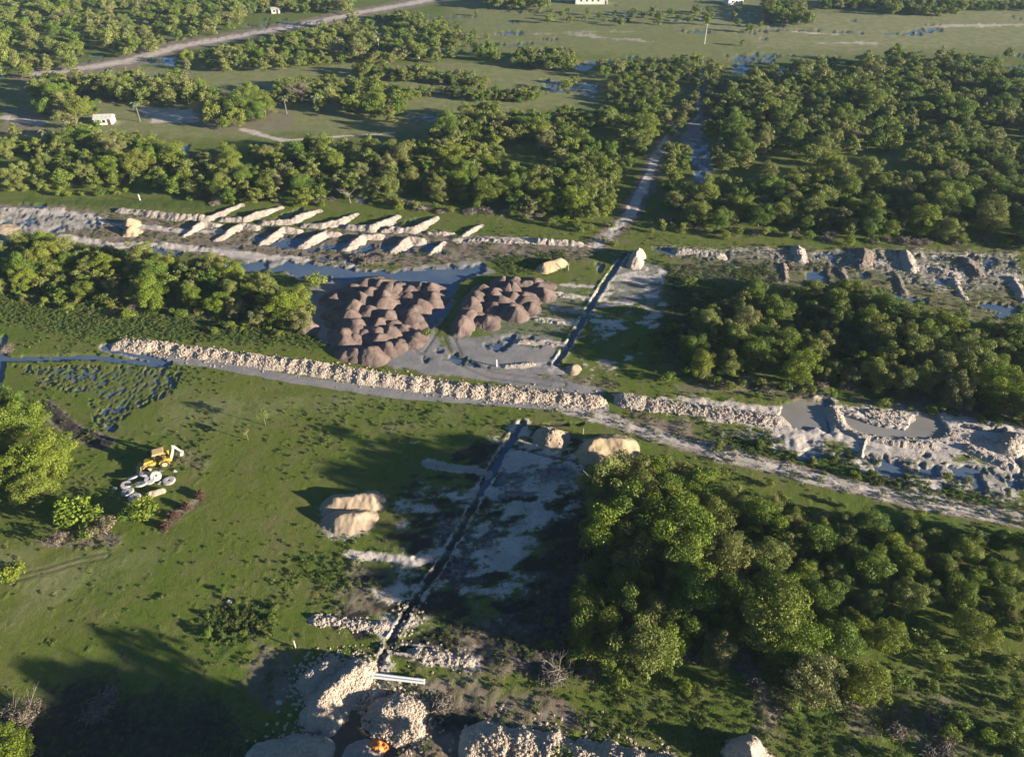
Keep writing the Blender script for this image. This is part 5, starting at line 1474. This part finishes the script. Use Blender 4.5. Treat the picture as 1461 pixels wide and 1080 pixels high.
# stakes and posts
def stake(px, py, h, label, w=.07, cat='stake', mat=None):
    p = G(px, py); m = MB(); m.box((0, 0, h / 2 - .15), (w, w, h + .3)); m.box((0, 0, h + .03), (w * 1.2, w * 1.2, .06))
    o = m.build('stake' if cat == 'stake' else 'post', mat or M['stake_wood'], None, False, (p[0], p[1], 0)); tag(o, label, cat)
stake(422, 924, 1.5, 'thin pale stake in grass behind the lower left limestone heap', .12)
stake(709, 523, 1.5, 'white stake standing in the grey yard behind the long berm', .22, mat=M['pvc'])
stake(811, 386, 1.7, 'thin pale stake beside the yellow sand heap', .12)
stake(832, 620, 1.3, 'thin stake between the sharp sand heap and the large golden heap', .10)
stake(598, 84, 2.0, 'white post on the far strip of pasture', .3, 'post', M['pvc']); stake(677, 112, 2.0, 'white post at the right end of the far hedge', .3, 'post', M['pvc'])
stake(200, 286, 1.6, 'white stake in grass behind the long upper sand ridge', .2, mat=M['pvc'])
for q, h, lb in (((1005, 63), 8.5, 'tall thin pole alone in the far pasture'), ((541, 76), 6, 'thin utility pole among the far left trees')):
    p = G(*q); e = tag(empty('utility_pole', (p[0], p[1], 0)), lb, 'pole')
    m = MB(); m.tube([(0, 0, -.5), (0, 0, h)], [.2, .12], 8); m.build('pole', M['wall_white'], e)
    m = MB(); m.box((0, 0, h - .5), (1.6, .12, .12)); m.build('crossarm', M['stake_wood'], e)

# houses
def house(px, py, L, W_, h, rz, roofm, label, wins=2, ridge=.9, doors=1):
    p = G(px, py); e = tag(empty('house', (p[0], p[1], 0), rz), label, 'house')
    m = MB(); m.box((0, 0, h / 2 - .1), (L, W_, h + .2)); m.prism([(-W_ / 2, h), (W_ / 2, h), (0, h + ridge)], -L / 2, L / 2)
    n8 = len(m.v) - 6
    m.v[n8:] = [(y, -x, z_) for x, y, z_ in m.v[n8:]]
    wl = m.build('wall', M['wall_white'], e)
    m = MB()
    for sg in (-1, 1):
        pts = [(-L / 2 - .3, sg * (W_ / 2 + .35), h - .12), (L / 2 + .3, sg * (W_ / 2 + .35), h - .12), (L / 2 + .3, 0, h + ridge + .06), (-L / 2 - .3, 0, h + ridge + .06)]
        m.add(pts + [(a, b, c + .08) for a, b, c in pts], [(0, 1, 2, 3), (7, 6, 5, 4), (0, 4, 5, 1), (1, 5, 6, 2), (2, 6, 7, 3), (3, 7, 4, 0)])
    m.build('roof', roofm, e)
    for k in range(wins):
        x = -L / 2 + L * (k + 1) / (wins + 1.6)
        m = MB(); m.box((x, -W_ / 2 - .02, h * .58), (.9, .08, .9)); f_ = m.build('window', M['door_brown'], e)
        m = MB(); m.box((x, -W_ / 2 - .07, h * .58), (.7, .04, .7)); m.build('pane', M['cab_glass'], f_)
    m = MB(); m.box((L / 2 - .9, -W_ / 2 - .03, 1.0), (.9, .08, 2.0)); m.build('door', M['door_brown'], e)
    return e
house(151, 176, 5.6, 3.8, 2.0, .12, M['roof_tin'], 'small white house with a pale roof among trees at upper left')
house(843, 5, 18, 7, 3.2, 0, M['roof_tin'], 'long white farm building at the top centre edge', 4, 1.4)
house(1046, 6, 9, 6, 2.8, .2, M['roof_grey_ring_shade'], 'grey roofed house among trees at the top edge right of centre')
house(356, 17, 8, 5, 2.6, .1, M['roof_grey_ring_shade'], 'grey roofed house among the trees at the top left')
house(394, 19, 4, 4, 2.2, .1, M['roof_tin'], 'tiny pale hut right of the grey roofed top left house', 1, .6)

# =================================================================== HAZE
hz = NT('haze'); hn = hz.t
hn.nodes.remove(hz.b)
pv = hn.nodes.new('ShaderNodeVolumePrincipled')
pv.inputs['Color'].default_value = (.55, .75, 1.0, 1); pv.inputs['Density'].default_value = .00010; pv.inputs['Anisotropy'].default_value = 0.0
hn.links.new(pv.outputs[0], hn.nodes['Material Output'].inputs['Volume'])
m = MB(); m.box((0, 1900, 40.5), (20000, 4600, 88)); o = m.build('haze', hz.m); tag(o, 'thin pale evening haze over the whole land', 'haze', kind='stuff')
